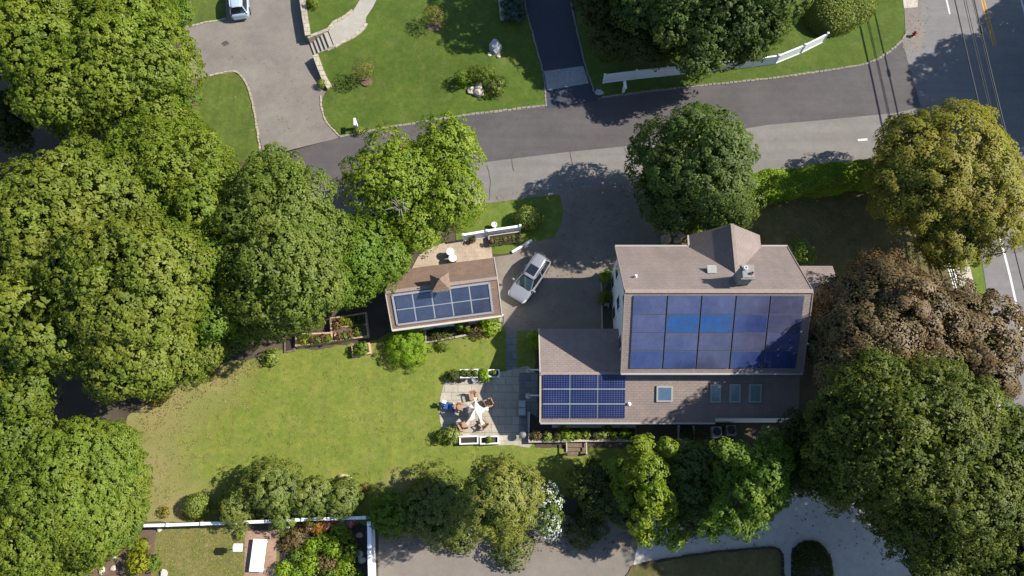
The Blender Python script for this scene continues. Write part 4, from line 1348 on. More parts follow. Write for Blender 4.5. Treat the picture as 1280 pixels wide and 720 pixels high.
# chimney on the north slope by the ridge
cx, cy = 16.72, 17.75
mb = hb()
mb.box((cx, cy, 9.2), (.80, .95, 2.5))
ch = mb.build('chimney', 'chimney', roof_main)
mb = hb()
mb.box((cx, cy, 10.5), (.98, 1.12, .14))
mb.box((cx, cy, 10.6), (.8, .92, .12))
mb.build('chimney_cap', 'chimney_cap', ch) if False else mb.build('chimney_cap', 'chimney_cap', house)
mb = hb()
mb.lathe((cx - .2, cy + .2, 10.66), [(.14, 0), (.14, .3), (.11, .3), (.11, .1)], 12)
mb.build('flue_pot', 'white', house)
mb = hb()
mb.lathe((cx + .25, cy - .15, 10.66), [(.10, 0), (.10, .2), (.07, .2), (.07, .08)], 12)
mb.build('flue_pot', 'terracotta', house)
# vents
nN = Vector((0, kN, 1)).normalized()


def vent(u, v, mat, r, hh, p0, n):
    p = UPL(u, v, p0, n)
    m = hb()
    m.lathe(p - Vector((0, 0, .1)), [(r * 1.6, .1), (r * 1.4, .16), (r, .18), (r, hh), (r * .7, hh)], 12)
    m.build('vent_pipe', mat, house)


vent(794.5, 346, 'white', .08, .45, (0, HYR, HZR), nN)
vent(786.5, 505, 'white', .10, .35, (0, LYR, LZR), wn)
p = UPL(889, 339, (0, HYR, HZR), nN)
m = hb()
m.box(p + nN * .12, (.62, .55, .30), 0)
v_ = m.build('roof_vent', 'lead', house)
m = hb()
m.box(p + nN * .12 + Vector((0, 0, .165)), (.7, .63, .04))
m.build('vent_hood', 'ac', v_)

# wall lamps on arms at the west end of the wing
for v in (462, 494):
    e = U(660.5, v, 2.75)
    m = hb()
    m.beam((LX0 + .34, e.y, 2.6), (e.x + .12, e.y, 2.72), .09, .09)
    f = m.build('wall_lamp', 'trim', house)
    m = hb()
    m.lathe((e.x, e.y, 2.45), [(.24, 0), (.24, .05), (.16, .3), (.10, .42)], 14)
    m.build('lamp_shade', 'gutter', f)
# east annex
mb = hb()
slab(mb, [(26.3, 21.0, 2.75), (21.4, 21.0, 2.75), (21.4, 18.3, 3.7), (26.3, 18.3, 3.7)], .12)
slab(mb, [(21.4, 14.6, 2.5), (26.3, 14.6, 2.5), (26.3, 18.3, 3.7), (21.4, 18.3, 3.7)], .12)
mb.build('annex_roof', 'roof', house)
mb = hb()
mb.box((23.6, 17.8, 1.3), (4.8, 5.8, 2.5))
mb.build('annex_wall', 'siding', house)

# ------------------------------------------------------------------ garage
GA = R(7.8)
garage = thing('garage', 'small brown-roofed garage with a cupola and ten solar panels, beside the parked silver car', 'garage', (-5.53, 18.66, 0), GA)
gl, gd, ge, gr_ = 4.4, 2.5, 2.7, 4.75
mb = MB()
slab(mb, [(-gl, -gd, ge), (gl, -gd, ge), (gl, 0, gr_), (-gl, 0, gr_)], .12)
slab(mb, [(gl, gd, ge), (-gl, gd, ge), (-gl, 0, gr_), (gl, 0, gr_)], .12)
groof = mb.build('roof', 'roof_garage', garage)
mb = MB()
mb.beam((-gl, 0, gr_ + .02), (gl, 0, gr_ + .02), .26, .045)
mb.build('ridge_cap', 'ridge', groof)
mb = MB()
pen = [(-gd + .35, 0), (gd - .35, 0), (gd - .35, ge + .12), (0, gr_ - .12), (-gd + .35, ge + .12)]
vs = [(-gl + .3, y, z) for y, z in pen] + [(gl - .3, y, z) for y, z in pen]
mb.add(vs, [(0, 1, 2, 3, 4)[::-1], (5, 6, 7, 8, 9), (0, 1, 6, 5), (1, 2, 7, 6), (4, 0, 5, 9)])
mb.build('wall', 'siding', garage)
mb = MB()
mb.beam((-gl - .03, -gd - .05, ge - .05), (gl + .06, -gd - .05, ge - .05), .16, .16)
mb.build('gutter', 'fascia_cream', garage)
for s in (-1, 1):
    mb = MB()
    mb.beam((s * (gl + .03), -gd, ge - .06), (s * (gl + .03), 0, gr_ - .06), .07, .18)
    mb.beam((s * (gl + .03), gd, ge - .06), (s * (gl + .03), 0, gr_ - .06), .07, .18)
    mb.build('barge_board', 'fascia_cream', garage)
mb = MB()
mb.box((gl - .27, -.2, 1.1), (.08, 2.6, 2.15))
gd_ = mb.build('garage_door', 'trim', garage)
mb = MB()
mb.box((gl - .2, -.2, .9), (.06, .25, .04))
mb.build('handle', 'alloy', gd_)
mb = MB()
mb.box((gl + .12, -gd + .1, ge / 2 - .1), (.09, .09, ge - .25))
mb.build('downpipe', 'trim', garage)
for x in (-2.2, 1.6):
    mb = MB()
    mb.box((x, -gd + .32, 1.5), (1.1, .08, 1.0))
    f = mb.build('window', 'trim', garage)
    mb = MB()
    mb.box((x, -gd + .29, 1.5), (.9, .08, .8))
    mb.build('pane', 'glass', f)
# cupola: louvred white box with a flared pyramid roof
mb = MB()
cu = -.05
mb.box((cu, 0, 4.85), (.95, .95, 1.5))
cup = mb.build('cupola', 'white', garage)
mb = MB()
for k in range(4):
    mb.box((cu, -.485, 4.75 + k * .17), (.6, .03, .05))
    mb.box((cu - .485, 0, 4.75 + k * .17), (.03, .6, .05))
    mb.box((cu + .485, 0, 4.75 + k * .17), (.03, .6, .05))
    mb.box((cu, .485, 4.75 + k * .17), (.6, .03, .05))
mb.build('louvre', 'gutter', cup)
mb = MB()
e = .74
bs = [(cu - e, -e, 5.5), (cu + e, -e, 5.5), (cu + e, e, 5.5), (cu - e, e, 5.5)]
ap = (cu, 0, 6.35)
for i in range(4):
    a, b = bs[i], bs[(i + 1) % 4]
    mb.add([a, b, ap], [(0, 1, 2)], [[(0, 0), (1.4, 0), (.7, 1.1)]])
mb.add(bs, [(3, 2, 1, 0)])
cr = mb.build('cupola_roof', 'roof_garage', garage)
mb = MB()
mb.lathe((cu, 0, 6.3), [(.05, 0), (.03, .15), (.06, .22), (.01, .3)], 8)
mb.build('finial', 'iron', cr)
evg = Vector((0, -gd, ge - gr_)).normalized()
sg = math.hypot(gd, gr_ - ge)
modules(Vector((-3.78, 0, gr_)) + evg * .42, Vector((1, 0, 0)), evg, 7.35, sg * .70, 5, 2, .16, .12, lambda i, j: 'pv_gar', ('pv_rail', 'pv_frame'), .012, .09, 'garage')
mb = MB()
a0 = Vector((-3.93, 0, gr_)) + evg * .28
nrm = Vector((0, ge - gr_, -gd)).normalized() * -1
nrm = Vector((0, -(gr_ - ge), gd)).normalized()
for (w_, h_) in ((7.65, sg * .70 + .28),):
    q = [a0, a0 + Vector((w_, 0, 0)), a0 + Vector((w_, 0, 0)) + evg * h_, a0 + evg * h_]
    for i in range(4):
        mb.beam(q[i] + nrm * .07, q[(i + 1) % 4] + nrm * .07, .16, .05, nrm)
mb.build('array_border', 'pv_frame', garage)


# ------------------------------------------------------------------ cars
def car(name, label, front, rear, paint, sunroof=True):
    f, r = Vector(front), Vector(rear)
    d = (f - r)
    root = thing(name, label, 'car', ((f + r) / 2).to_tuple(), math.atan2(d.y, d.x))
    root.location.z = 0.038
    L = 4.6
    # lower body: x from rear to front, half width, top height, bottom height
    st = [(-2.30, .62, .62, .42), (-2.24, .78, .92, .30), (-2.05, .87, 1.02, .24), (-1.55, .91, 1.03, .22), (-.6, .925, 1.0, .22), (.5, .925, 1.0, .22), (.95, .92, 1.01, .22), (1.45, .905, .95, .22), (1.9, .87, .87, .24), (2.15, .78, .78, .27),
          (2.28, .58, .66, .36)]
    vs, fs = [], []
    for (x, w_, zt, zb) in st:
        sec = [(w_ * .9, zb), (w_, zb + .16), (w_ * 1.0, (zb + zt) / 2 + .04), (w_ * .975, zt - .10), (w_ * .88, zt - .015), (w_ * .5, zt + .025), (0, zt + .035)]
        sec = [(y, z) for y, z in sec] + [(-y, z) for y, z in sec[-2::-1]]
        vs += [(x, y, z) for y, z in sec]
    n = 13
    for i in range(len(st) - 1):
        for k in range(n - 1):
            fs.append((i * n + k, (i + 1) * n + k, (i + 1) * n + k + 1, i * n + k + 1))
        fs.append((i * n + n - 1, (i + 1) * n + n - 1, (i + 1) * n, i * n))
    fs.append(tuple(range(n)))
    fs.append(tuple(range((len(st) - 1) * n, len(st) * n))[::-1])
    b = MB().add(vs, fs).build('body', paint, root, True)
    m = b.modifiers.new('sub', 'SUBSURF')
    m.levels = m.render_levels = 2
    # greenhouse: dark glass all round, painted roof and pillars above it
    base = [(-2.12, .70), (-1.95, .80), (-1.0, .85), (.4, .84), (.85, .80), (1.12, .62)]
    top = [(-1.86, .50), (-1.72, .58), (-1.0, .62), (.0, .60), (.22, .58), (.30, .46)]
    zt_ = [1.56, 1.60, 1.65, 1.63, 1.58, 1.55]
    vs, fs = [], []
    for s in (1, -1):
        for (x, y), (tx, ty), z in zip(base, top, zt_):
            vs += [(x, s * y, .98), (tx, s * ty, z)]
    k = len(base)
    for i in range(k - 1):
        fs.append((2 * i, 2 * i + 2, 2 * i + 3, 2 * i + 1))
        o = 2 * k
        fs.append((o + 2 * i, o + 2 * i + 1, o + 2 * i + 3, o + 2 * i + 2))
    fs.append((2 * k - 2, 4 * k - 2, 4 * k - 1, 2 * k - 1))
    fs.append((0, 1, 2 * k + 1, 2 * k))
    fs.append(tuple(2 * i + 1 for i in range(k)) + tuple(2 * k + 2 * i + 1 for i in range(k - 1, -1, -1)))
    MB().add(vs, fs).build('side_window', 'carglass', root)
    # windshield and rear window lie just outside the glass body
    MB().add([(1.14, .60, 1.005), (1.14, -.60, 1.005), (.33, -.45, 1.56), (.33, .45, 1.56)], [(0, 1, 2, 3)[::-1]]).build('windshield', 'windshield', root)
    MB().add([(.88, .785, 1.005), (1.145, .60, 1.005), (.335, .45, 1.56), (.25, .565, 1.575)], [(0, 1, 2, 3)[::-1]]).build('windshield_corner', 'windshield', root)
    # roof skin
    rp = [(-1.90, .44), (-1.80, .56), (-1.5, .605), (-1.0, .635), (.0, .615), (.20, .57), (.27, .45)]
    vs, fs = [], []
    for (x, y) in rp:
        z = 1.645 - .045 * ((x + .8) / 1.0) ** 2
        vs += [(x, y, z), (x, y * .55, z + .045), (x, 0, z + .06), (x, -y * .55, z + .045), (x, -y, z)]
    for i in range(len(rp) - 1):
        for q in range(4):
            fs.append((i * 5 + q, i * 5 + q + 1, i * 5 + 6 + q, i * 5 + 5 + q))
    ro = MB().add(vs, [f_[::-1] for f_ in fs]).build('roof', paint, root, True)
    so_ = ro.modifiers.new('solid', 'SOLIDIFY')
    so_.thickness = .03
    for s in (1, -1):
        m = MB()
        m.tube([(-1.75, s * .56, 1.66), (-1.55, s * .57, 1.72), (-.3, s * .58, 1.73), (-.05, s * .57, 1.66)], .022, 6)
        m.build('roof_rail', 'alloy' if paint == 'silver' else 'white', ro)
        m = MB()
        m.beam((1.0, s * .73, 1.02), (.26, s * .54, 1.575), .06, .05)
        m.beam((-2.05, s * .74, 1.02), (-1.80, s * .555, 1.57), .10, .05)
        m.beam((-.55, s * .875, 1.0), (-.62, s * .635, 1.61), .06, .03)
        m.build('pillar', paint, root)
    if sunroof:
        bevel(MB().box((-.42, 0, 1.725), (.85, .80, .03)).build('sunroof', 'carglass', ro), .012)
    m = MB()
    m.add([(-2.14, .62, 1.03), (-2.14, -.62, 1.03), (-1.885, -.5, 1.54), (-1.885, .5, 1.54)], [(0, 1, 2, 3)])
    m.build('rear_window', 'carglass', root)
    for s in (1, -1):
        m = MB()
        m.box((.92, s * 1.02, 1.06), (.17, .22, .15))
        bevel(m.build('wing_mirror', paint, root), .04, 3)
        m = MB()
        m.add([(2.05, s * .80, .70), (2.22, s * .62, .66), (2.20, s * .58, .76), (1.86, s * .72, .875), (1.80, s * .84, .82)], [(0, 1, 2, 3, 4), (4, 3, 2, 1, 0)])
        h = m.build('headlight', 'headlamp', root)
        h.location = (.04, s * .035, .035)
        m = MB()
        m.box((-2.155, s * .70, .88), (.10, .16, .20))
        bevel(m.build('tail_light', 'taillamp', root), .05, 3)
        for x in (-1.42, 1.42):
            m = MB()
            mm = Matrix.Rotation(R(90), 4, 'X')
            prof = [(.30, -.11), (.345, -.09), (.355, 0), (.345, .09), (.30, .11)]
            n_ = 22
            vs, fs = [], []
            for (rr, yy) in prof:
                for q in range(n_):
                    t = 2 * math.pi * q / n_
                    vs.append((x + rr * math.cos(t), s * .82 + yy, .34 + rr * math.sin(t)))
            for i in range(len(prof) - 1):
                for q in range(n_):
                    fs.append((i * n_ + q, i * n_ + (q + 1) % n_, (i + 1) * n_ + (q + 1) % n_, (i + 1) * n_ + q))
            fs += [tuple(range(n_)), tuple(range(4 * n_, 5 * n_))]
            wh = m.add(vs, fs).build('wheel', 'rubber', root)
            m = MB()
            for q in range(5):
                t = 2 * math.pi * q / 5
                m.beam((x, s * .935, .34), (x + .26 * math.cos(t), s * .935, .34 + .26 * math.sin(t)), .07, .03, (0, 1, 0))
            m.build('rim', 'alloy', wh)
    m = MB()
    m.beam((-2.27, -.62, .45), (-2.27, .62, .45), .10, .22)
    bevel(m.build('rear_bumper', 'black' if paint == 'silver' else paint, root), .03)
    m = MB()
    m.beam((2.25, -.40, .52), (2.25, .40, .52), .06, .16)
    m.build('grille', 'black', root)
    return root


car('parked_car', 'silver crossover car with a dark sunroof parked on the house driveway beside the garage', U(643, 379), U(680, 323), 'silver')
car('parked_car', 'pale blue-white car parked on the grey driveway at the top edge', U(299, -30), U(303.5, 37), 'paleblue', False)


# ------------------------------------------------------------------ fences
def fence(name, label, pts, h, mat='vinyl', post=.14, cap=True, th=.05, group=None, rail_w=.09):
    """solid-panel fence through the given ground points"""
    pts = [Vector(p) for p in pts]
    o = pts[0].copy()
    t = thing(name, label, 'fence', o, 0, group)
    for i, p in enumerate(pts):
        m = MB(o)
        m.box((p.x, p.y, p.z + (h + .12) / 2), (post, post, h + .12))
        m.box((p.x, p.y, p.z + h + .14), (post + .05, post + .05, .05))
        q = p.z + h + .165
        m.add([(p.x - post / 2, p.y - post / 2, q), (p.x + post / 2, p.y - post / 2, q), (p.x + post / 2, p.y + post / 2, q), (p.x - post / 2, p.y + post / 2, q), (p.x, p.y, q + .07)], [(0, 1, 4), (1, 2, 4), (2, 3, 4), (3, 0, 4)])
        m.build('post', mat, t)
    for a, b in zip(pts[:-1], pts[1:]):
        m = MB(o)
        d = (b - a)
        L = d.length
        u_ = d.normalized()
        a2, b2 = a + u_ * (post / 2 + .002), b - u_ * (post / 2 + .002)
        m.beam(a2 + Vector((0, 0, h * .5 + .03)), b2 + Vector((0, 0, h * .5 + .03)), th, h - .16)
        m.beam(a2 + Vector((0, 0, h - .01)), b2 + Vector((0, 0, h - .01)), rail_w, .09)
        m.beam(a2 + Vector((0, 0, .12)), b2 + Vector((0, 0, .12)), rail_w, .1)
        k = max(2, int(L / .16))
        for j in range(1, k):
            c = a2 + (b2 - a2) * (j / k)
            m.box((c.x, c.y, c.z + h * .5), (.02, .02, h - .22), math.atan2(u_.y, u_.x))
        m.build('panel', mat, t)
    return t


fence('white_fence', 'long white panel fence in the tree shade along the side road', [U(*p) for p in ((754, 104), (793, 99), (831, 95), (870, 91), (910, 87), (940, 83.5), (968, 80), (1000, 67), (1028, 53))], 1.3, rail_w=.14)
fence('white_fence', 'short white fence between the front grass patch and the cream pavers', [U(*p) for p in ((580, 301), (609, 296), (650, 290))], 1.35, rail_w=.2)
fence('white_fence', 'white fence along the bottom of the back lawn', [U(*p) for p in ((180, 657.5), (220, 656.5), (262, 655), (303, 653.5), (345, 652), (385, 650), (426, 648.5), (460, 647.5))], 1.4, rail_w=.22, post=.2)
fence('white_fence', 'white fence running down to the bottom edge between the flower garden and the lower driveway', [U(*p) for p in ((466.5, 655), (467, 690), (468, 725), (468.5, 760))], 1.7, rail_w=.30, post=.24, th=.12)
# post and rail fence by the sidewalk
o = U(1178, 325)
t = thing('rail_fence', 'white post-and-rail fence behind the sidewalk, half hidden by the copper trees', 'fence', o)
pp = [U(1176, 320), U(1185, 350), U(1192, 374), U(1204, 412)]
for p in pp:
    m = MB(o)
    m.box((p.x, p.y, .6), (.13, .13, 1.2))
    m.build('post', 'vinyl', t)
for a, b in zip(pp[:-1], pp[1:]):
    for z in (.45, .75, 1.08):
        m = MB(o)
        m.beam(a + Vector((0, 0, z)), b + Vector((0, 0, z)), .06, .13)
        m.build('rail', 'vinyl', t)
# planter frame with returns in front of the short white fence
o = U(630, 300)
t = thing('planter', 'shallow white-framed planter with brown plants in front of the short white fence', 'planter', o)
q = [U(611, 297.5), U(650, 292), U(650.5, 302), U(612, 308)]
m = MB(o)
for i in range(4):
    m.beam(q[i] + Vector((0, 0, .25)), q[(i + 1) % 4] + Vector((0, 0, .25)), .1, .5)
m.build('frame', 'timber_pale', t)
m = MB(o)
m.prism([(p.x, p.y) for p in q], .02, .3)
m.build('soil', 'soil', t)
for k in range(7):
    shrub('bedding_plant', 'brownish bedding plant in the white-framed planter', 614.5 + k * 5.4, 302 - k * .85, 3.0, .6, 'lf_yew' if k % 2 else 'lf_rust', .1, 'bedding plants in the white-framed planter', 60 + k, cat='plant', z=.3, clump=.14, k=8)

# ------------------------------------------------------------------ stone wall, steps
def wall_run(name, label, px, w, hs, mat='cream_stone', group=None):
    """free line of stone wall; hs = top heights along it"""
    pts = [U(u, v, h) for (u, v), h in zip(px, hs)]
    o = Vector((pts[0].x, pts[0].y, 0))
    mb = MB(o)
    ribbon(mb, [(p.x, p.y) for p in pts], w, 0.0, list(hs))
    b = mb.build(name, mat)
    b.location = o
    return tag(b, label, 'wall', group)


wall_run('stone_wall', 'pale stone retaining wall between the grey driveway and the steps, the upper and longer part', [(375, -45), (378, 0), (381, 20), (385, 44)], .55, [1.08, 1.08, 1.06, 1.04])
wall_run('stone_wall', 'pale stone retaining wall tapering down below the steps', [(394, 68), (399, 82), (405, 97), (412, 109)], .50, [1.0, .82, .58, .42])
o = (SW1 + SW2) / 2
t = thing('garden_steps', 'flight of pale stone steps rising from the grey driveway to the lawn path', 'steps', o)
wd = (SW2 - SW1).length - .30
ang = math.atan2(SD.y, SD.x)
for k in range(5):
    m = MB(o)
    z = .19 * (k + 1)
    c = o + SD * (.2 + k * .385)
    m.box((c.x, c.y, z - .04), (.385, wd, .08), ang)
    m.build('tread', 'walk_stone', t)
    m = MB(o)
    m.box((c.x + SD.x * .04, c.y + SD.y * .04, (z - .082) / 2), (.30, wd - .02, z - .084), ang)
    m.build('riser', 'timber_dark', t)
for (b0, b1, z0) in ((SW1, SE1, .98), (SW2, SE2, .62)):
    m = MB(o)
    ribbon(m, [(b0.x, b0.y), (b1.x, b1.y)], .30, -.01, [z0, 1.10])
    m.build('side_wall', 'cream_stone', t)
for (w0, pts, lab) in ((SE1, ((418, 28.5), (430, 22.5), (441, 14)), 'pale stone edging along the top of the garden path'), (SE2, ((428, 53.5), (440, 48), (452, 39), (458, 30)), 'pale stone edging along the bottom of the garden path')):
    q = [G(u, v) for u, v in smooth_poly(list(pts), 3, closed=False)]
    e0 = w0 + SD * .02
    e0.z = lawn_h(e0.x, e0.y)
    q = [e0] + q
    m = MB((q[0].x, q[0].y, 0))
    ribbon(m, [(p.x, p.y) for p in q], .3, [p.z - .1 for p in q], [p.z + .16 for p in q])
    b = m.build('path_edging', 'cream_stone')
    b.location = (q[0].x, q[0].y, 0)
    tag(b, lab, 'edging')


def rock(name, label, u, v, r, mat, group=None, z=0.0, flat=.7, seed=0, asp=1.0):
    bm = bmesh.new()
    bmesh.ops.create_icosphere(bm, subdivisions=2, radius=1)
    rg = random.Random(seed * 7 + int(u * 3 + v))
    ph = [rg.uniform(0, 6) for _ in range(6)]
    for w_ in bm.verts:
        k = 1 + .16 * math.sin(w_.co.x * 3 + ph[0]) + .14 * math.sin(w_.co.y * 3.7 + ph[1]) + .1 * math.sin(w_.co.z * 5 + ph[2]) + rg.uniform(-.05, .05)
        w_.co = Vector((w_.co.x * k * r, w_.co.y * k * r * asp, max(w_.co.z, -.4) * k * r * flat))
    me = bpy.data.meshes.new(name)
    bm.to_mesh(me)
    bm.free()
    me.materials.append(M[mat])
    ob = bpy.data.objects.new(name, me)
    COL.objects.link(ob)
    p = U(u, v, z)
    ob.location = (p.x, p.y, z + r * flat * .32)
    return tag(ob, label, 'rock', group)


# ------------------------------------------------------------------ things on the upper lawn
def zl(u, v):
    return G(u, v).z


shrub('bush', 'bright green round bush at the left end of the planting on the upper lawn', 578, 97, 9, 1.5, 'lf_bright', .14, seed=70, z=zl(578, 97))
shrub('bush', 'wide dark green bush in the middle of the planting on the upper lawn', 603, 92, 17, 1.5, 'lf_green', .15, seed=71, z=zl(603, 92), asp=.6)
shrub('bush', 'grey-olive spiky bush at the right end of the planting on the upper lawn', 621, 106, 12, 1.2, 'lf_yew', .15, seed=72, z=zl(621, 106), rough=.4)
for i, (u, v, r, lab) in enumerate(((590, 114, .38, 'left pale boulder below the planting on the upper lawn'), (597.5, 113, .55, 'larger pale boulder below the planting on the upper lawn'), (609, 105, .42, 'pale boulder between the dark and the spiky bush'))):
    rock('boulder', lab, u, v, r, 'rock_white', None, zl(u, v), seed=i, asp=1.3)
rock('boulder', 'large pale grey boulder in the shade on the upper lawn', 620, 60, .64, 'rock_grey', None, zl(620, 60), seed=4, asp=1.25, flat=.9)
rock('boulder', 'small round white stone left of the grey boulder', 612, 68, .2, 'rock_white', None, zl(612, 68), seed=5)
rock('boulder', 'small round white stone below the grey boulder', 623, 70, .24, 'rock_white', None, zl(623, 70), seed=6)
sq = [G(*p) for p in ((624, -30), (654, -30), (656, 24), (628, 25))]
m = MB()
m.prism([(p.x, p.y) for p in sq], 0, .9)
tag(m.build('raised_flower_bed', 'soil'), 'soil-filled raised bed beside the dark driveway at the top edge', 'flower bed')
wall_run('stone_edge', 'pale stone edge of the raised bed beside the dark driveway', [(625, -30), (625.5, 0), (628, 25)], .4, [1.0, 1.0, .95])
for i, (u, v) in enumerate(((634, 4), (641, 10), (648, 4), (635, 17), (644, 19), (651, 15), (640, -5))):
    shrub('hydrangea', 'blue-green leafy bush in the raised bed beside the dark driveway', u, v, 6.5, .8, 'lf_blue', .16, 'blue-green bushes in the raised bed', 80 + i, z=.85)


def mailbox(u, v, label, h=1.15, pw=.14):
    p = G(u, v)
    t = thing('mailbox', label, 'mailbox', p, R(95))
    MB().box((0, 0, h / 2), (pw, pw, h)).build('post', 'white', t)
    m = MB()
    prof = [(math.cos(a) * .12, .12 * math.sin(a) + .14) for a in [math.pi * k / 8 for k in range(9)]] + [(-.12, 0), (.12, 0)]
    vs = [(-.42, y, h + z) for y, z in prof] + [(.30, y, h + z) for y, z in prof]
    n = len(prof)
    m.add(vs, [tuple(range(n)), tuple(range(2 * n - 1, n - 1, -1))] + [(i, i + n, (i + 1) % n + n, (i + 1) % n) for i in range(n)])
    b = m.build('box', 'white', t)
    MB().box((-.3, -.135, h + .18), (.18, .02, .05)).build('flag', 'red', b)
    return t


mailbox(446.5, 161, 'white mailbox on a thick post beside the road edge of the upper lawn', pw=.3)
mailbox(779, 115, 'white mailbox in shade in front of the long white fence', pw=.22)
shrub('bush', 'tiny green bush at the foot of the white mailbox on the upper lawn', 449, 163, 5, .7, 'lf_hedge', .1, seed=90, z=.05, clump=.16)
shrub('bush', 'small green bush at the low end of the stone wall', 402.5, 105, 5, .7, 'lf_hedge', .1, seed=91, z=.05, clump=.16)
shrub('bush', 'small bush behind the top of the stone wall', 391, 3, 7, .8, 'lf_yg', .12, seed=92, z=.95, clump=.2)
# hydrant
p = U(1141, 45)
t = thing('fire_hydrant', 'small red fire hydrant at the kerb of the street corner', 'hydrant', p)
MB().lathe((0, 0, 0), [(.17, 0), (.17, .05), (.12, .07), (.12, .5), (.16, .52), (.16, .56), (.11, .64), (.04, .70)], 14).build('barrel', 'red', t)
m = MB()
m.tube([(-.24, 0, .4), (.24, 0, .4)], .06, 10)
m.tube([(0, -.22, .36), (0, 0, .36)], .08, 10)
m.build('nozzle', 'red', t)
rock('boulder', 'flat pale stone at the edge of the oval clipped hedge', 1068, 31, .42, 'rock_white', None, 0, .6, 9, .6)
rock('boulder', 'pale rock beside the foot of the dark driveway', 749, 116, .35, 'rock_grey', None, 0, .7, 10)

# ------------------------------------------------------------------ by the house front
for i, (u, v, r) in enumerate(((832, 297, .55), (841, 289, .5), (838, 281, .35), (851, 295, .38), (846, 301, .33), (829, 303, .3))):
    rock('boulder', 'tan boulder in the shaded heap below the round deep green tree', u, v, r, 'rock', 'tan boulders north of the house', 0, .7, 20 + i)
shrub('bush', 'yellow-green bush left of the front gable, nearest the boulders', 868, 286, 10, 1.3, 'lf_hedge_bright', .15, seed=93)
shrub('bush', 'wide yellow-green bush behind the front gable roof', 903, 268, 19, 1.5, 'lf_maple', .16, seed=94, asp=.6)
shrub('bush', 'bright leafy bush at the right of the front gable beside the house roof', 1002, 314, 17, 2.2, 'lf_bright', .2, seed=95, lobe=.45, clump=.3, k=9)
shrub('bush', 'small yellow-green bush in the bed along the house side wall, lit by the sun', 757, 345, 7, 1.0, 'lf_hedge_bright', .13, seed=96)
shrub('bush', 'dark green bush in the bed along the house side wall, in the shade', 757, 372, 8, 1.2, 'lf_green', .14, seed=97)
m = MB()
ribbon(m, [(p.x, p.y) for p in (U(751.5, 352), U(752, 380), U(752.5, 411))], .14, 0, .14)
tag(m.build('bed_edging', 'kerb'), 'pale stone edging between the driveway and the house side bed', 'edging')
p = U(758, 382)
t = thing('hose_reel', 'small grey garden hose reel standing by the house side wall', 'hose reel', p, R(70))
for s in (-1, 1):
    m = MB()
    for k in range(16):
        a, b = 2 * math.pi * k / 16, 2 * math.pi * (k + 1) / 16
        m.beam((.24 * math.cos(a), s * .2, .34 + .24 * math.sin(a)), (.24 * math.cos(b), s * .2, .34 + .24 * math.sin(b)), .04, .04, (0, 1, 0))
    m.build('side_frame', 'ac', t)
m = MB()
m.tube([(0, -.2, .34), (0, .2, .34)], .17, 14)
m.build('hose', 'gutter', t)
shrub('bush', 'yellow-green bush at the corner of the low wing beside the shaded path', 668, 424, 8, 1.6, 'lf_hedge_bright', .14, seed=98, asp=1.2)
# ------------------------------------------------------------------ around the garage
shrub('ornamental_grass', 'big bright clump of arching ornamental grass at the corner of the garage', 508, 430, 24, 1.5, 'lf_hedge_bright', .34, seed=99, cat='plant', rough=.4, lobe=.5, clump=.3, k=26, aspect=.16)
o = U(550, 421)
t = thing('garage_bed', 'white stone edging around the dark bed along the garage wall', 'flower bed', o)
q = [U(532, 413), U(533, 429), U(572, 422), U(624, 411), U(626, 398)]
m = MB(o)
ribbon(m, [(p.x, p.y) for p in q], .16, 0, .3)
m.build('edging', 'kerb', t)
m = MB(o)
m.prism([(p.x, p.y) for p in (*q, U(620, 395), U(535, 405))], .0, .12)
m.build('soil', 'soil', t)
shrub('column_shrub', 'slim upright green shrub in the garage bed', 574.5, 407, 5, 2.0, 'lf_bright', .13, seed=100, clump=.18)
shrub('column_shrub', 'slim shorter green shrub beside the upright one in the garage bed', 583, 410, 4.5, 1.4, 'lf_green', .13, seed=101, clump=.18)
shrub('bush', 'bright round bush at the driveway end of the garage bed', 611, 407, 11, 1.2, 'lf_hedge_bright', .15, seed=102)
shrub('bush', 'brownish bush in the middle of the garage bed', 596, 413, 9, .8, 'lf_rust', .13, seed=103)
shrub('bush', 'small dark bush in the shaded end of the garage bed', 545, 418, 8, .6, 'lf_dark', .13, seed=104)
shrub('bush', 'low dark bush between the shaded end and the upright shrub of the garage bed', 559, 417, 7, .5, 'lf_yew', .13, seed=105)
shrub('bush', 'low green sprig on the lawn below the white bed edging', 552, 434, 7, .25, 'lf_green', .12, seed=106, asp=.5)
for i, (u, v, lab) in enumerate(((563.5, 319, 'black bin with a white lid on the cream pavers, nearer the fence'), (566.5, 327, 'black bin with a white lid on the cream pavers, nearer the garage roof'))):
    p = U(u, v)
    t = thing('lidded_bin', lab, 'bin', p)
    MB().lathe((0, 0, .05), [(.25, 0), (.31, .8), (.33, .82)], 16).build('bin_body', 'black', t)
    MB().lathe((0, 0, .87), [(.35, 0), (.34, .05), (.2, .10), (.05, .12)], 16).build('lid', 'white', t)
p = U(591, 302)
t = thing('flower_pot', 'red-brown plant pot on the cream pavers beside the short fence', 'pot', p)
MB().lathe((0, 0, .05), [(.15, 0), (.24, .38), (.27, .38), (.27, .44), (.22, .44), (.20, .36)], 16).build('pot', 'terracotta', t)
rng = np.random.default_rng(5)
P, N, T = crown_points((0, 0, .55), (.25, .25, .2), rng, lobe=.5, clump=.12, k=8)
leaf_mesh('plant', P, N, .1, T, 'lf_dark', t, rng)
t = thing('round_planter', 'white round urn behind the short white fence', 'pot', U(618, 284))
MB().lathe((0, 0, .05), [(.15, 0), (.10, .1), (.2, .5), (.25, .52), (.25, .58), (.2, .58), (.18, .5)], 16).build('urn', 'white', t)
MB().lathe((0, 0, .6), [(.185, -.1), (.185, -.07)], 14).build('soil', 'soil', t)
a, b = U(640, 316), U(665, 301)
m = MB(a)
m.beam(a + Vector((0, 0, .14)), b + Vector((0, 0, .14)), .2, .2)
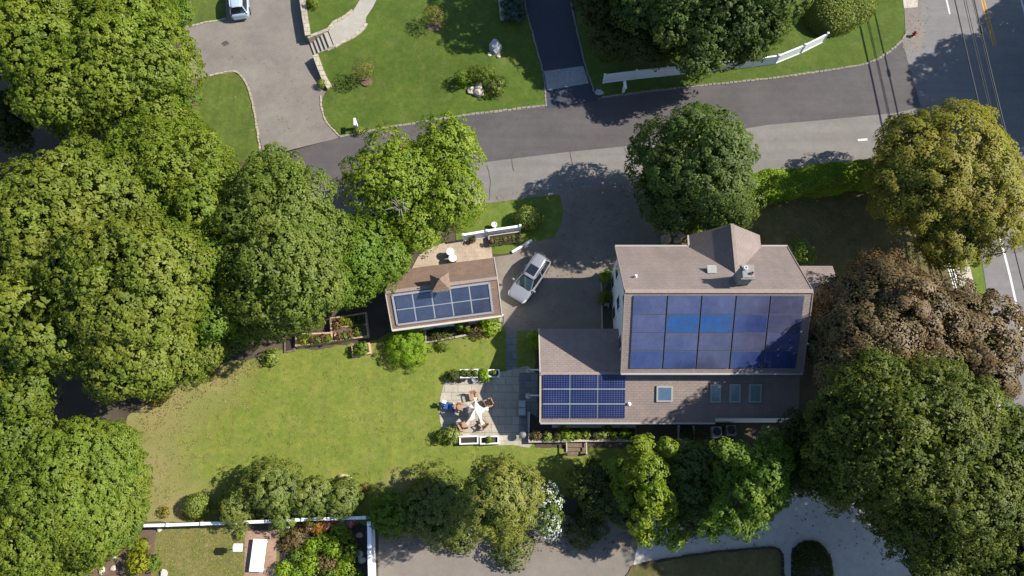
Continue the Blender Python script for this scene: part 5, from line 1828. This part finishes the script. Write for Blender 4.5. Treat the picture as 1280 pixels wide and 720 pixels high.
bb = m.build('white_beam', 'white')
bb.location = a
bevel(bb, .02)
tag(bb, 'long white timber lying along the driveway edge by the front grass patch', 'timber')


# ------------------------------------------------------------------ raised beds
def raised_bed(label, px, h=.45, inner=(), mat='timber', soil=.8, w=.13):
    q = [U(u, v, h) for u, v in px]
    o = Vector((sum(p.x for p in q) / len(q), sum(p.y for p in q) / len(q), 0))
    t = thing('raised_bed', label, 'raised bed', o)
    n = len(q)
    for i in range(n):
        m = MB(o)
        a, b = Vector((q[i].x, q[i].y, h / 2)), Vector((q[(i + 1) % n].x, q[(i + 1) % n].y, h / 2))
        d = (b - a).normalized()
        m.beam(a + d * (w / 2 + .002), b + d * (w / 2 - .002), w, h)
        m.build('board', mat, t)
    for (p0, p1) in inner:
        m = MB(o)
        a, b = U(*p0, h), U(*p1, h)
        m.beam((a.x, a.y, h * .5 + .01), (b.x, b.y, h * .5 + .01), w, h)
        m.build('divider', mat, t)
    m = MB(o)
    m.prism([(o.x + (p.x - o.x) * .97, o.y + (p.y - o.y) * .97) for p in q], 0, h * soil)
    m.build('soil', 'mulch' if mat == 'timber' else 'soil', t)
    return t


raised_bed('large raised timber bed at the wood edge left of the garage', [(370, 432), (460, 420), (457, 391), (413, 398), (414, 416), (370, 418)], .55, (((413, 398), (415, 427)), ((415, 410), (459, 405)), ((418, 424), (419, 416))))
raised_bed('small square raised bed with a green plant beside the garage', [(441, 445), (463, 441), (461, 429), (440, 432)], .4)
raised_bed('low grassy timber bed left of the large raised bed', [(356, 440), (368, 438), (368, 419), (356, 424)], .15, (), 'timber_dark', .9)
GB = 'vegetables in the large raised bed'
rgb = random.Random(4)
for i, (u, v, r, mt) in enumerate(((379, 424, 6, 'lf_lime'), (391, 424, 4, 'lf_rust'), (397, 426, 4, 'lf_yew'), (404, 423, 4.5, 'lf_rust'), (409, 424, 3.5, 'lf_green'), (424, 421, 4, 'lf_rust'), (431, 419, 4.5, 'lf_yew'), (438, 418, 4, 'lf_rust'),
                                   (446, 415, 4.5, 'lf_green'), (428, 402, 6, 'lf_lime'), (437, 402, 5, 'lf_yg'), (449, 402, 6, 'lf_dark'), (421, 407, 4, 'lf_rust'))):
    lab = {'lf_lime': 'yellow-green leafy plant in the large raised bed', 'lf_rust': 'brownish dry plant in the large raised bed', 'lf_yew': 'dull green plant in the large raised bed', 'lf_green': 'green leafy plant in the large raised bed', 'lf_yg': 'pale green plant beside the yellow-green one in the raised bed',
           'lf_dark': 'dark plant in the shaded corner of the large raised bed'}[mt]
    shrub('vegetable_plant', lab, u, v, r, .55, mt, .13, GB, 110 + i, cat='plant', z=.44, clump=.18, k=8)
shrub('vegetable_plant', 'bright green plant filling the small square raised bed', 451, 436, 8, .6, 'lf_bright', .16, None, 130, cat='plant', z=.3, clump=.2)

# ------------------------------------------------------------------ patio
def planter_box(u, v, L, W, label, mat='white', plant=None, seed=0, n=3):
    o = U(u, v)
    t = thing('planter_box', label, 'planter', o, R(2))
    h = .5
    for (c, s) in (((0, W / 2 - .05, h / 2 + .04), (L, .1, h)), ((0, -W / 2 + .05, h / 2 + .04), (L, .1, h)), ((L / 2 - .05, 0, h / 2 + .04), (.1, W - .202, h)), ((-L / 2 + .05, 0, h / 2 + .04), (.1, W - .202, h))):
        MB().box(c, s).build('side', mat, t)
    MB().box((0, 0, .22), (L - .21, W - .21, .36)).build('soil', 'soil', t)
    for k in range(n if plant else 0):
        x = (k - (n - 1) / 2) * (L - .4) / max(1, n - 1) * .9
        p = o + Vector((x, 0, 0))
        rng = np.random.default_rng(seed + k)
        P, N, T = crown_points((0, 0, .22), (.26, .22, .26), rng, lobe=.45, clump=.13, k=7)
        s_ = leaf_mesh('potted_plant', P[P[:, 2] > 0], N[P[:, 2] > 0], .12, T[P[:, 2] > 0], plant, None, rng)
        s_.location = p + Vector((0, 0, .40))
        tag(s_, 'plant growing in the ' + label.split(' at ')[0].split(' with ')[0], 'plant', 'plants in the ' + label)
    return t


planter_box(587, 468.5, 1.5, .72, 'white patio box full of plants at the house-drive side', 'white', 'lf_yew', 140, 4)
planter_box(617.5, 468, .95, .62, 'smaller pale patio box half in the shade', 'white', 'lf_bright', 150, 1)
planter_box(586.5, 551, 1.5, .66, 'white empty trough at the garden edge of the patio', 'white', None)
planter_box(612, 551, 1.5, .64, 'white trough with one green plant beside the empty trough', 'white', 'lf_bright', 160, 1)
shrub('bush', 'small bright bush between the two white boxes on the patio edge', 605, 469, 6.5, .9, 'lf_hedge_bright', .13, seed=165)
shrub('bush', 'dark bush with a rounded top left of the plant-filled white box', 567, 470, 8, .9, 'lf_dark', .13, seed=166, asp=.7)
shrub('bush', 'pale feathery bush at the lower left corner of the patio', 563, 543, 10, 1.2, 'lf_hedge', .14, seed=167, rough=.4)
shrub('bush', 'low green bush on the lawn beside the feathery patio bush', 551, 546, 7, .9, 'lf_green', .13, seed=168)
for i, (u, v, r, lab) in enumerate(((579, 475, .22, 'dark pot at the foot of the plant-filled white box, left one'), (594, 475.5, .24, 'pale pot at the foot of the plant-filled white box, right one'))):
    t = thing('patio_pot', lab, 'pot', U(u, v))
    MB().lathe((0, 0, .04), [(r * .7, 0), (r, .3), (r * 1.12, .3), (r * 1.12, .36), (r * .9, .36), (r * .85, .3)], 14).build('pot', 'black' if i == 0 else 'ac', t)
    MB().lathe((0, 0, .28), [(r * .86, 0), (r * .86, .02)], 12).build('soil', 'soil', t)

tc = U(595, 517)
tc.z = .035
t = thing('patio_table', 'round wooden patio table under the star-shaped canopy', 'table', tc)
MB().lathe((0, 0, .70), [(.58, 0), (.62, .015), (.62, .04), (.6, .045)], 28).build('tabletop', 'teak', t)
for k in range(4):
    a = k * math.pi / 2 + .6
    MB().beam((.42 * math.cos(a), .42 * math.sin(a), .70), (.48 * math.cos(a), .48 * math.sin(a), 0), .07, .07).build('leg', 'teak', t)
t = thing('patio_umbrella', 'cream patio umbrella with its canopy drooping in a five-pointed star', 'umbrella', tc)
MB().tube([(0, 0, 0), (0, 0, 2.45)], .03, 10).build('pole', 'teak', t)
MB().lathe((0, 0, 2.40), [(.05, 0), (.04, .06), (.02, .1)], 10).build('finial', 'teak', t)
vs, fs = [(0, 0, 2.36)], []
# tips given as photo directions: each canopy point hangs over its rib end
tips = [(594.5, 499), (608.5, 511.5), (603, 528.5), (585, 529), (581.5, 507)]
tips.sort(key=lambda q: -math.atan2(-(q[1] - 515), q[0] - 595))
cc = U(595, 515, 2.1)
ring = []
for i, q in enumerate(tips):
    p = U(595 + (q[0] - 595) * 1.14, 515 + (q[1] - 515) * 1.14, 1.95) - Vector((tc.x, tc.y, tc.z))
    ring.append(p)
cen = sum(ring, Vector()) / 5
vs[0] = (0, 0, 2.38)
for i, p in enumerate(ring):
    nx_ = ring[(i + 1) % 5]
    mid = (p + nx_) / 2
    val = Vector((mid.x * .62, mid.y * .62, 2.0))
    sh_ = Vector((p.x * .5, p.y * .5, 2.24))
    side = Vector((-p.y, p.x, 0)).normalized() * .16
    vs += [tuple(sh_), tuple(p - side), tuple(p), tuple(p + side), tuple(val)]
for i in range(5):
    b, nb = 1 + i * 5, 1 + ((i + 1) % 5) * 5
    pv = 1 + ((i - 1) % 5) * 5 + 4
    fs += [(0, pv, b), (0, b, b + 4), (b, pv, b + 1), (b, b + 1, b + 2), (b, b + 2, b + 3), (b, b + 3, b + 4)]
cn = MB().add(vs, fs).build('canopy', 'canvas', t)
sm = cn.modifiers.new('solid', 'SOLIDIFY')
sm.thickness = .012


def armchair(label, u, v, face, first=None):
    o = U(u, v)
    o.z = .035
    dx = Vector((tc.x - o.x, tc.y - o.y, 0))
    rz = math.atan2(dx.y, dx.x) + face
    if first is None:
        t = thing('patio_chair', label, 'chair', o, rz, 'wooden armchairs around the patio table')
        for k in range(5):
            pass
        m = MB()
        for k in range(5):
            m.box((-.02 + .0, -.22 + k * .11, .42), (.52, .095, .025))
        m.box((.22, 0, .39), (.04, .54, .05))
        m.box((-.24, 0, .39), (.04, .54, .05))
        m.build('seat', 'teak', t)
        m = MB()
        for k in range(5):
            m.beam((-.27, -.20 + k * .10, .45), (-.42, -.20 + k * .10, .98), .085, .022, (1, 0, 0))
        m.beam((-.40, -.27, .96), (-.40, .27, .96), .06, .06)
        m.build('backrest', 'teak', t)
        for s in (-1, 1):
            m = MB()
            m.box((-.03, s * .31, .64), (.58, .09, .03))
            m.build('armrest', 'teak', t)
            for x in (.22, -.27):
                m = MB()
                m.box((x, s * .30, .31), (.05, .05, .62))
                m.build('leg', 'teak', t)
        return t
    c = copy_tree(first)
    c.location = o
    c.rotation_euler = (0, 0, rz)
    c['label'] = label
    return c


ch0 = armchair('wooden patio armchair at the house-drive side of the star umbrella', 592.5, 497, .1)
for (u, v, f, lab) in ((610, 506, -.2, 'wooden patio armchair on the shaded right side of the star umbrella'), (575.5, 510, .25, 'wooden patio armchair left of the star umbrella, next to the blue lounger'), (580, 533, -.3, 'wooden patio armchair at the lower left of the star umbrella'),
                       (605, 531, .2, 'wooden patio armchair at the lower right of the star umbrella')):
    armchair(lab, u, v, f, ch0)
p = U(562, 509)
p.z = .035
t = thing('lounge_chair', 'low lounge chair with a blue cushion and white towels at the patio edge', 'chair', p, R(-15))
m = MB()
for y in (-.3, .3):
    m.beam((-.6, y, .3), (.6, y, .3), .05, .05)
m.build('frame', 'ac', t)
for (x, y) in ((-.5, -.3), (-.5, .3), (.5, -.3), (.5, .3)):
    m = MB()
    m.box((x, y, .14), (.05, .05, .28))
    m.build('leg', 'ac', t)
bevel(MB().box((.05, 0, .39), (1.0, .64, .12)).build('cushion', 'blue_cloth', t), .04, 3)
m = MB()
m.beam((-.38, 0, .47), (-.66, 0, .85), .66, .10, (0, 1, 0))
bevel(m.build('backrest', 'blue_cloth', t), .03)
bevel(MB().box((-.45, .12, .76), (.34, .42, .09)).build('towel', 'white_cloth', t), .03)
bevel(MB().box((.40, .18, .49), (.30, .36, .06)).build('towel', 'white_cloth', t), .03)
p = U(652.5, 511)
p.z = .04
t = thing('garden_bench', 'small pale bench with two seat cushions in the shade beside the house wing', 'bench', p, R(90))
for s in (-1, 1):
    bevel(MB().box((s * .30, 0, .47), (.54, .55, .12)).build('cushion', 'grey_cloth', t), .04, 3)
MB().box((0, 0, .38), (1.25, .6, .05)).build('seat', 'ac', t)
for (x, y) in ((-.55, -.25), (-.55, .25), (.55, -.25), (.55, .25)):
    MB().box((x, y, .18), (.06, .06, .36)).build('leg', 'ac', t)
p = U(653, 545)
t = thing('kettle_grill', 'dark round kettle grill on legs at the shaded corner of the patio', 'grill', (p.x, p.y, .035))
MB().lathe((0, 0, .55), [(.12, 0), (.27, .14), (.29, .24), (.27, .34), (.15, .43), (.03, .46)], 18).build('bowl', 'lead', t)
for k in range(3):
    a = k * 2.094
    MB().beam((.15 * math.cos(a), .15 * math.sin(a), .6), (.3 * math.cos(a), .3 * math.sin(a), 0), .03, .03).build('leg', 'iron', t)

# ------------------------------------------------------------------ beds along the wing
def rim_bed(label, px, h, w=.22, mat='timber_pale', closed=False):
    q = [U(u, v, h) for u, v in px]
    o = Vector((q[0].x, q[0].y, 0))
    t = thing('flower_bed', label, 'flower bed', o)
    m = MB(o)
    ribbon(m, [(p.x, p.y) for p in q], w, 0, h)
    m.build('rim', mat, t)
    m = MB(o)
    m.prism([(p.x, p.y) for p in q], 0, h * .75)
    m.build('soil', 'soil', t)
    return t


rim_bed('long raised bed with a pale rim along the low house wing', [(661, 515), (661, 551.5), (795, 549.5), (795, 533), (690, 533)], .55)
GP = 'plants in the long raised bed of the wing'
for i, (u, v, r, mt) in enumerate(((670, 544, 6, 'lf_rust'), (684, 546, 5, 'lf_hedge'), (696, 546, 4, 'lf_dark'), (711, 544, 7.5, 'lf_hedge_bright'), (721, 543, 5, 'lf_green'), (732, 542, 6, 'lf_hedge'), (744, 545, 4, 'lf_dark'), (754, 543, 6, 'lf_hedge'), (767, 545, 4.5, 'lf_green'), (780, 541, 6, 'lf_bright'),
                                   (788, 545, 4, 'lf_dark'), (703, 538, 5, 'lf_green'), (760, 537, 5, 'lf_green'))):
    lab = {'lf_rust': 'reddish plant at the patio end of the long raised bed', 'lf_hedge': 'grey-green plant in the long raised bed of the wing', 'lf_dark': 'dark small plant in the long raised bed of the wing', 'lf_hedge_bright': 'largest bright green plant in the long raised bed of the wing', 'lf_green': 'green plant in the long raised bed of the wing',
           'lf_bright': 'bright green plant at the right end of the long raised bed'}[mt]
    shrub('bed_plant', lab, u, v, r, .55, mt, .13, GP, 170 + i, cat='plant', z=.42, clump=.17, k=9)
o = U(720, 562)
t = thing('wooden_steps', 'dark wooden steps with pale corner posts in front of the long raised bed', 'steps', o)
for k in range(3):
    MB().box((0, .30 - k * .32, .36 - k * .13), (1.45, .31, .06)).build('tread', 'timber_dark', t)
for s in (-1, 1):
    MB().box((s * .78, -.35, .35), (.14, .14, .70)).build('post', 'timber_pale', t)
    m = MB()
    m.beam((s * .78, -.28, .62), (s * .78, .5, .62), .09, .07)
    m.build('rail', 'timber_pale', t)
rim_bed('small pale-rimmed bed below the middle of the low wing', [(849, 531), (849, 552), (868, 551), (867, 532)], .45, .13)
shrub('bush', 'rust-coloured bush beside the small pale-rimmed bed', 874, 549, 9, .8, 'lf_rust', .13, seed=190)
shrub('bush', 'dark bush in the small pale-rimmed bed', 858, 543, 7, .7, 'lf_dark', .13, seed=191, z=.2)
p = U(893, 541)
t = thing('air_conditioner', 'square outdoor air conditioner with a white top against the house wing', 'air conditioner', p)
bevel(MB().box((0, 0, .4), (.8, .8, .76)).build('cabinet', 'ac', t), .03)
MB().lathe((0, 0, .78), [(.33, 0), (.33, .02), (.1, .03)], 20).build('fan_guard', 'black', t)
MB().box((-.05, -.43, .45), (.4, .05, .3)).build('access_panel', 'white', t)
p = U(911, 539)
t = thing('air_conditioner', 'second outdoor air conditioner, darker and half hidden by the maple sprays', 'air conditioner', p)
bevel(MB().box((0, 0, .4), (.78, .78, .76)).build('cabinet', 'lead', t), .03)
MB().lathe((0, 0, .78), [(.33, 0), (.33, .02), (.1, .03)], 20).build('fan_guard', 'black', t)

# ------------------------------------------------------------------ lower left garden
p = U(325, 694)
t = thing('slab_table', 'long white low table standing on the brick pad', 'table', p, R(-2))
bevel(MB().box((0, 0, .46), (1.05, 2.35, .07)).build('tabletop', 'white', t), .02)
for (x, y) in ((-.42, -1.0), (.42, -1.0), (-.42, 1.0), (.42, 1.0)):
    MB().box((x, y, .225), (.08, .08, .39)).build('leg', 'white', t)
p = U(308.5, 684, 0)
t = thing('bird_house', 'small white bird house on a pole beside the low white table', 'bird house', p)
MB().tube([(0, 0, 0), (0, 0, 1.6)], .035, 8).build('pole', 'timber_dark', t)
MB().box((0, 0, 1.78), (.40, .36, .34)).build('box', 'white', t)
m = MB()
m.add([(-.34, -.28, 1.94), (.34, -.28, 1.94), (.34, 0, 2.12), (-.34, 0, 2.12), (-.34, .28, 1.94), (.34, .28, 1.94)], [(0, 1, 2, 3), (3, 2, 5, 4), (0, 3, 4), (1, 5, 2)])
m.build('roof', 'white', t)
p = U(431, 599)
t = thing('folded_cover', 'pale yellow rumpled cover lying at the end of the yew row', 'cover', p)
rng = np.random.default_rng(9)
m = MB()
vs, fs = [], []
n = 12
for i in range(n):
    for j in range(n):
        x, y = (i / (n - 1) - .5), (j / (n - 1) - .5)
        r_ = max(0, 1 - (2 * math.hypot(x, y)) ** 2)
        vs.append((x * 1.2, y * .8 - x * .25, .55 * r_ ** .5 + .05 * math.sin(i * 1.9) * r_ + .04 * math.sin(j * 2.3) * r_))
for i in range(n - 1):
    for j in range(n - 1):
        fs.append((i * n + j, (i + 1) * n + j, (i + 1) * n + j + 1, i * n + j + 1))
m.add(vs, fs).build('cloth', 'yellow_tarp', t, True)
shrub('lime_shrub', 'bright yellow-green shrub on the mulch bed in the lower left garden', 172, 704, 14, 1.6, 'lf_lime', .16, seed=200)
shrub('lime_shrub', 'small yellow shrub just above the bright yellow-green one', 178, 682, 7, 1.0, 'lf_lime', .14, seed=201)
shrub('bush', 'green bush right of the bright yellow-green shrub', 190, 703, 9, 1.0, 'lf_bright', .14, seed=202)
for i, (u, v, r, lab) in enumerate(((200, 661.5, .22, 'white stone at the foot of the fence near the mulch bed'), (144, 695.5, .2, 'white stone at the mulch edge, highest of three'), (142, 710, .2, 'white stone at the mulch edge, between two others'), (128, 713, .26, 'white stone at the mulch edge, leftmost of three'),
                                   (206, 718, .34, 'white stone on the dry lawn right of the yellow-green shrub'), (358, 658, .26, 'pale stone in the flower garden beside the fence, near the brick pad'), (388, 658.5, .35, 'round pale stone among the orange flowers'), (429, 655, .42, 'broad pale stone right of the orange flowers'),
                                   (450, 693, .3, 'upper pinkish stone in the dark bed beside the white fence'), (453, 700, .28, 'lower pinkish stone in the dark bed beside the white fence'), (449, 669, .24, 'orange-tinted stone at the bend of the flower garden'))):
    rock('garden_stone', lab, u, v, r, 'rock_white' if i != 10 else 'rock', None, 0, .7, 40 + i)
GF = 'bushes of the flower garden'
for i, (u, v, r, h, mt, lab) in enumerate((
        (368, 672, 12, .7, 'lf_rust', 'brown withered bush near the brick pad in the flower garden'), (358, 680, 7, .6, 'lf_rust', 'small brown withered bush at the left edge of the flower garden'), (390, 682, 9, 1.0, 'lf_hedge_bright', 'bright green bush left of the centre of the flower garden'),
        (423, 664, 10, 1.0, 'lf_hedge_bright', 'bright green bush right below the orange flowers'), (434, 672, 10, 1.0, 'lf_yg', 'yellow-green bush near the bend of the fence in the flower garden'), (404, 676, 9, .8, 'lf_maple', 'grey-green bush in the centre of the flower garden'),
        (416, 686, 12, 1.1, 'lf_hedge_bright', 'large bright bush in the centre right of the flower garden'), (438, 690, 10, 1.2, 'lf_bright', 'green bush at the right side of the flower garden'), (371, 694, 9, .8, 'lf_bright', 'green bush beside the strip of dry grass'), (386, 706, 12, 1.1, 'lf_hedge_bright', 'large bright yellow-green bush at the lower left of the flower garden'),
        (407, 705, 14, .8, 'lf_rust', 'pale brown feathery bush at the bottom middle of the flower garden'), (430, 709, 12, 1.1, 'lf_hedge_bright', 'bright bush at the bottom right of the flower garden'), (354, 712, 10, 1.0, 'lf_hedge_bright', 'bright bush at the bottom left corner of the flower garden'), (370, 716, 9, .8, 'lf_hedge_bright', 'yellow-green bush at the bottom edge beside the left corner bush'),
        (399, 666, 7, .6, 'lf_yg', 'small yellow-green bush just below the orange flowers'), (412, 722, 12, 1.0, 'lf_bright', 'green bush cut by the bottom edge of the photo'), (444, 722, 10, 1.0, 'lf_bright', 'green bush cut by the bottom edge near the white fence'))):
    shrub('garden_bush', lab, u, v, r, h, mt, .14, GF, 210 + i, clump=.2, k=10, rough=.3)
GO = 'orange flowers along the back fence'
for i, (u, v, r, mt) in enumerate(((386, 656, 6, 'fl_orange'), (394, 659, 7, 'fl_orange'), (402, 659, 7, 'fl_orange'), (399, 663, 5, 'fl_orange'), (409, 656, 6, 'fl_pink'), (417, 655, 7, 'fl_orange'), (423, 655, 5, 'fl_pink'), (437, 654, 5, 'fl_pink'))):
    shrub('flower_clump', 'orange flower clump below the white fence' if mt == 'fl_orange' else 'dull pink flower clump below the white fence', u, v, r, .6, mt, .12, GO, 240 + i, cat='flowers', clump=.16, k=8)
for i, (u, v, lab) in enumerate(((300, 668, 'thin sprig of weeds at the left border of the brick pad'), (236, 643, 'low dry weeds beside the clipped ball bush'), (205, 640, 'tuft of dry weeds above the back fence'), (455, 612, 'reddish low plant at the end of the yew row'), (449, 622, 'tuft of pale grass below the reddish low plant'))):
    shrub('weed_tuft', lab, u, v, 6, .4, ('lf_hedge', 'lf_yg', 'lf_gold', 'lf_rust', 'lf_gold')[i], .12, None, 250 + i, cat='plant', clump=.2, k=12, rough=.25)
# glimpses along the wood edge
for i, (u, v, r, h, mt, lab) in enumerate(((196, 497, 10, .8, 'lf_gold', 'dry brown scrub at the wood edge, lowest on the back lawn'), (262, 462, 9, .8, 'lf_rust', 'brown scrub where the wood meets the dry lawn'), (338, 447, 9, .7, 'lf_hedge', 'low weeds below the grey-green tree at the lawn edge'))):
    shrub('scrub', lab, u, v, r, h, mt, .16, None, 260 + i, rough=.5)

# ------------------------------------------------------------------ overhead cables by the main road
ph_ = 5.6
w0, w1 = U(1186, -80, ph_), U(1345, 560, ph_)
dw = (w1 - w0)
nw = Vector((-dw.y, dw.x, 0)).normalized()
GW = 'overhead cables beside the main road'
for i, (off, dz, r_, lab) in enumerate(((-.95, .0, .055, 'thick outer overhead cable on the house side of the bundle'), (-.55, .35, .028, 'thin overhead cable next to the thick outer one'), (-.15, .1, .028, 'thin overhead cable in the middle of the bundle'), (.25, .4, .03, 'thin higher overhead cable on the road side of the middle'), (.75, .0, .055, 'thick outer overhead cable on the road side with a splice case'))):
    a, b = w0 - nw * off + Vector((0, 0, dz)), w1 - nw * off + Vector((0, 0, dz))
    pts = [a + (b - a) * (k / 24) - Vector((0, 0, .35 * math.sin(math.pi * k / 24))) for k in range(25)]
    m = MB(a)
    m.tube(pts, r_, 6)
    o = m.build('overhead_cable', 'wire')
    o.location = a
    tag(o, lab, 'cable', GW)
    if i == 0:
        k0 = min(range(25), key=lambda k: abs((pts[k] - U(1209, 37, 5.4)).y))
        m = MB(a)
        dd = (pts[k0 + 1] - pts[k0]).normalized()
        m.tube([pts[k0] - dd * .1, pts[k0] + dd * .0, pts[k0] + dd * .7, pts[k0] + dd * .8], [.04, .11, .11, .04], 10)
        m.build('splice_case', 'black', o)
for (e, lab) in ((w0, 'wooden utility pole beyond the top edge carrying the cables'), (w1, 'wooden utility pole beyond the copper trees carrying the cables')):
    t = thing('utility_pole', lab, 'utility pole', (e.x, e.y, 0))
    MB().tube([(0, 0, -.2), (0, 0, 3), (0, 0, 7.2)], [.17, .15, .11], 12).build('pole', 'pole', t)
    m = MB()
    m.beam(nw * 1.15 + Vector((0, 0, 5.52)), -nw * 1.15 + Vector((0, 0, 5.52)), .11, .11)
    m.build('cross_arm', 'pole', t)


# ------------------------------------------------------------------ tufts in the turf and fallen leaves: uncountable small stuff
def in_poly(x, y, poly):
    c = np.zeros(len(x), bool)
    n = len(poly)
    for i in range(n):
        (x1, y1), (x2, y2) = poly[i], poly[(i + 1) % n]
        cond = ((y1 > y) != (y2 > y)) & (x < (x2 - x1) * (y - y1) / (y2 - y1 + 1e-12) + x1)
        c ^= cond
    return c


def scatter(px, n, rng):
    poly = [tuple(U(u, v))[:2] for u, v in px]
    xs, ys = [q[0] for q in poly], [q[1] for q in poly]
    x, y = rng.uniform(min(xs), max(xs), n), rng.uniform(min(ys), max(ys), n)
    ok = in_poly(x, y, poly)
    return x[ok], y[ok]


M['blade'] = mat_leaf('grass_blade', (0.09, 0.14, 0.018), (0.16, 0.18, 0.03), (0.27, 0.225, 0.09), trans=0.2)
M['litter'] = mat_leaf('dry_leaf', (0.07, 0.045, 0.02), (0.16, 0.10, 0.04), (0.24, 0.19, 0.07), trans=0.1)
rgs = np.random.default_rng(77)
back = [(165, 525), (240, 475), (340, 442), (470, 430), (560, 432), (628, 420), (640, 460), (555, 470), (545, 545), (640, 565), (780, 560), (640, 600), (480, 620), (300, 640), (178, 645)]
Pg, Tg = [], []
for (poly, n, lo, hi) in ((back, 650, .35, .8), ([(165, 525), (240, 475), (330, 450), (300, 540), (230, 600), (180, 640)], 520, .6, 1.0), ([(200, 660), (306, 660), (306, 720), (195, 720)], 260, .3, .9)):
    x, y = scatter(poly, n, rgs)
    for a, b in zip(x, y):
        k = int(rgs.integers(6, 16))
        r_ = rgs.uniform(.06, .28)
        ang_ = rgs.uniform(0, 6.28, k)
        rr = r_ * np.sqrt(rgs.random(k))
        Pg.append(np.stack([a + rr * np.cos(ang_), b + rr * np.sin(ang_), np.full(k, .045)], 1))
        Tg.append(np.clip(rgs.uniform(lo, hi) + rgs.normal(0, .08, k), 0, 1))
Pg, Tg = np.concatenate(Pg), np.concatenate(Tg)
Ng = unit(len(Pg), rgs) * .5 + np.array([0, 0, 1.1])
Ng /= np.linalg.norm(Ng, axis=1, keepdims=True)
tag(leaf_mesh('grass', Pg, Ng, .11, Tg, 'blade', None, rgs, .4), 'uneven tufts and weeds in the turf of the back lawn', 'grass', kind='stuff')
Pl = []
for (poly, n) in (([(170, 520), (250, 470), (340, 445), (345, 460), (260, 490), (185, 540)], 700), ([(700, 244), (790, 232), (790, 330), (660, 410), (640, 400), (700, 300)], 260), ([(600, 246), (790, 222), (790, 234), (600, 258)], 160), ([(480, 676), (800, 665), (800, 690), (480, 690)], 260),
                  ([(850, 650), (1120, 620), (1140, 715), (1050, 700), (860, 690)], 90), ([(1133, 0), (1160, 0), (1158, 70), (1110, 75), (1133, 50)], 160), ([(246, 95), (325, 190), (400, 160), (380, 60), (240, 40)], 110), ([(950, 240), (1090, 225), (1090, 310), (980, 300)], 500), ([(440, 172), (680, 138), (680, 146), (440, 182)], 120)):
    x, y = scatter(poly, int(n * 1.8), rgs)
    Pl.append(np.stack([x, y, np.full(len(x), .062)], 1))
Pl = np.concatenate(Pl)
Nl = unit(len(Pl), rgs) * .35 + np.array([0, 0, 1.])
Nl /= np.linalg.norm(Nl, axis=1, keepdims=True)
tag(leaf_mesh('fallen_leaves', Pl, Nl, .12, rgs.uniform(0, 1, len(Pl)), 'litter', None, rgs, .7), 'fallen leaves strewn along drives, kerbs and wood edge', 'leaves', kind='stuff')


# ------------------------------------------------------------------ light, sky, camera
SUN_EL = 43.0
SUN_AZ = math.degrees(math.atan2(1.0, 0.15))
w = bpy.data.worlds.new('World')
S.world = w
w.use_nodes = True
nt = w.node_tree
sky = nt.nodes.new('ShaderNodeTexSky')
sky.sky_type = 'NISHITA'
sky.sun_disc = False
sky.sun_elevation = R(SUN_EL)
sky.sun_rotation = R(SUN_AZ)
sky.air_density = 1.0
sky.dust_density = 0.4
sky.ozone_density = 2.5
nt.links.new(sky.outputs[0], nt.nodes['Background'].inputs['Color'])
nt.nodes['Background'].inputs['Strength'].default_value = 0.11
sl = bpy.data.lights.new('sun', 'SUN')
sl.energy = 5.0
sl.angle = R(0.55)
sl.color = (1.0, 0.94, 0.85)
so = bpy.data.objects.new('sun', sl)
COL.objects.link(so)
dirv = Vector((math.sin(R(SUN_AZ)) * math.cos(R(SUN_EL)), math.cos(R(SUN_AZ)) * math.cos(R(SUN_EL)), math.sin(R(SUN_EL))))
so.rotation_euler = (-dirv).to_track_quat('-Z', 'Y').to_euler()
so.location = dirv * 120

cam = bpy.data.cameras.new('camera')
cam.sensor_width = 36.0
cam.lens = 36.0 * FPX / 1280.0
cam.clip_end = 2000
cam.clip_start = 1.0
co = bpy.data.objects.new('camera', cam)
COL.objects.link(co)
co.location = (0, 0, CAMH)
co.rotation_euler = (R(PITCH), 0, 0)
S.camera = co
S.view_settings.view_transform = 'Standard'
S.view_settings.look = 'None'
S.view_settings.exposure = 0.92
S.view_settings.gamma = 1.0
S.cycles.max_bounces = 6
S.cycles.diffuse_bounces = 3
S.cycles.transmission_bounces = 4
S.cycles.transparent_max_bounces = 4
S.cycles.use_denoising = True
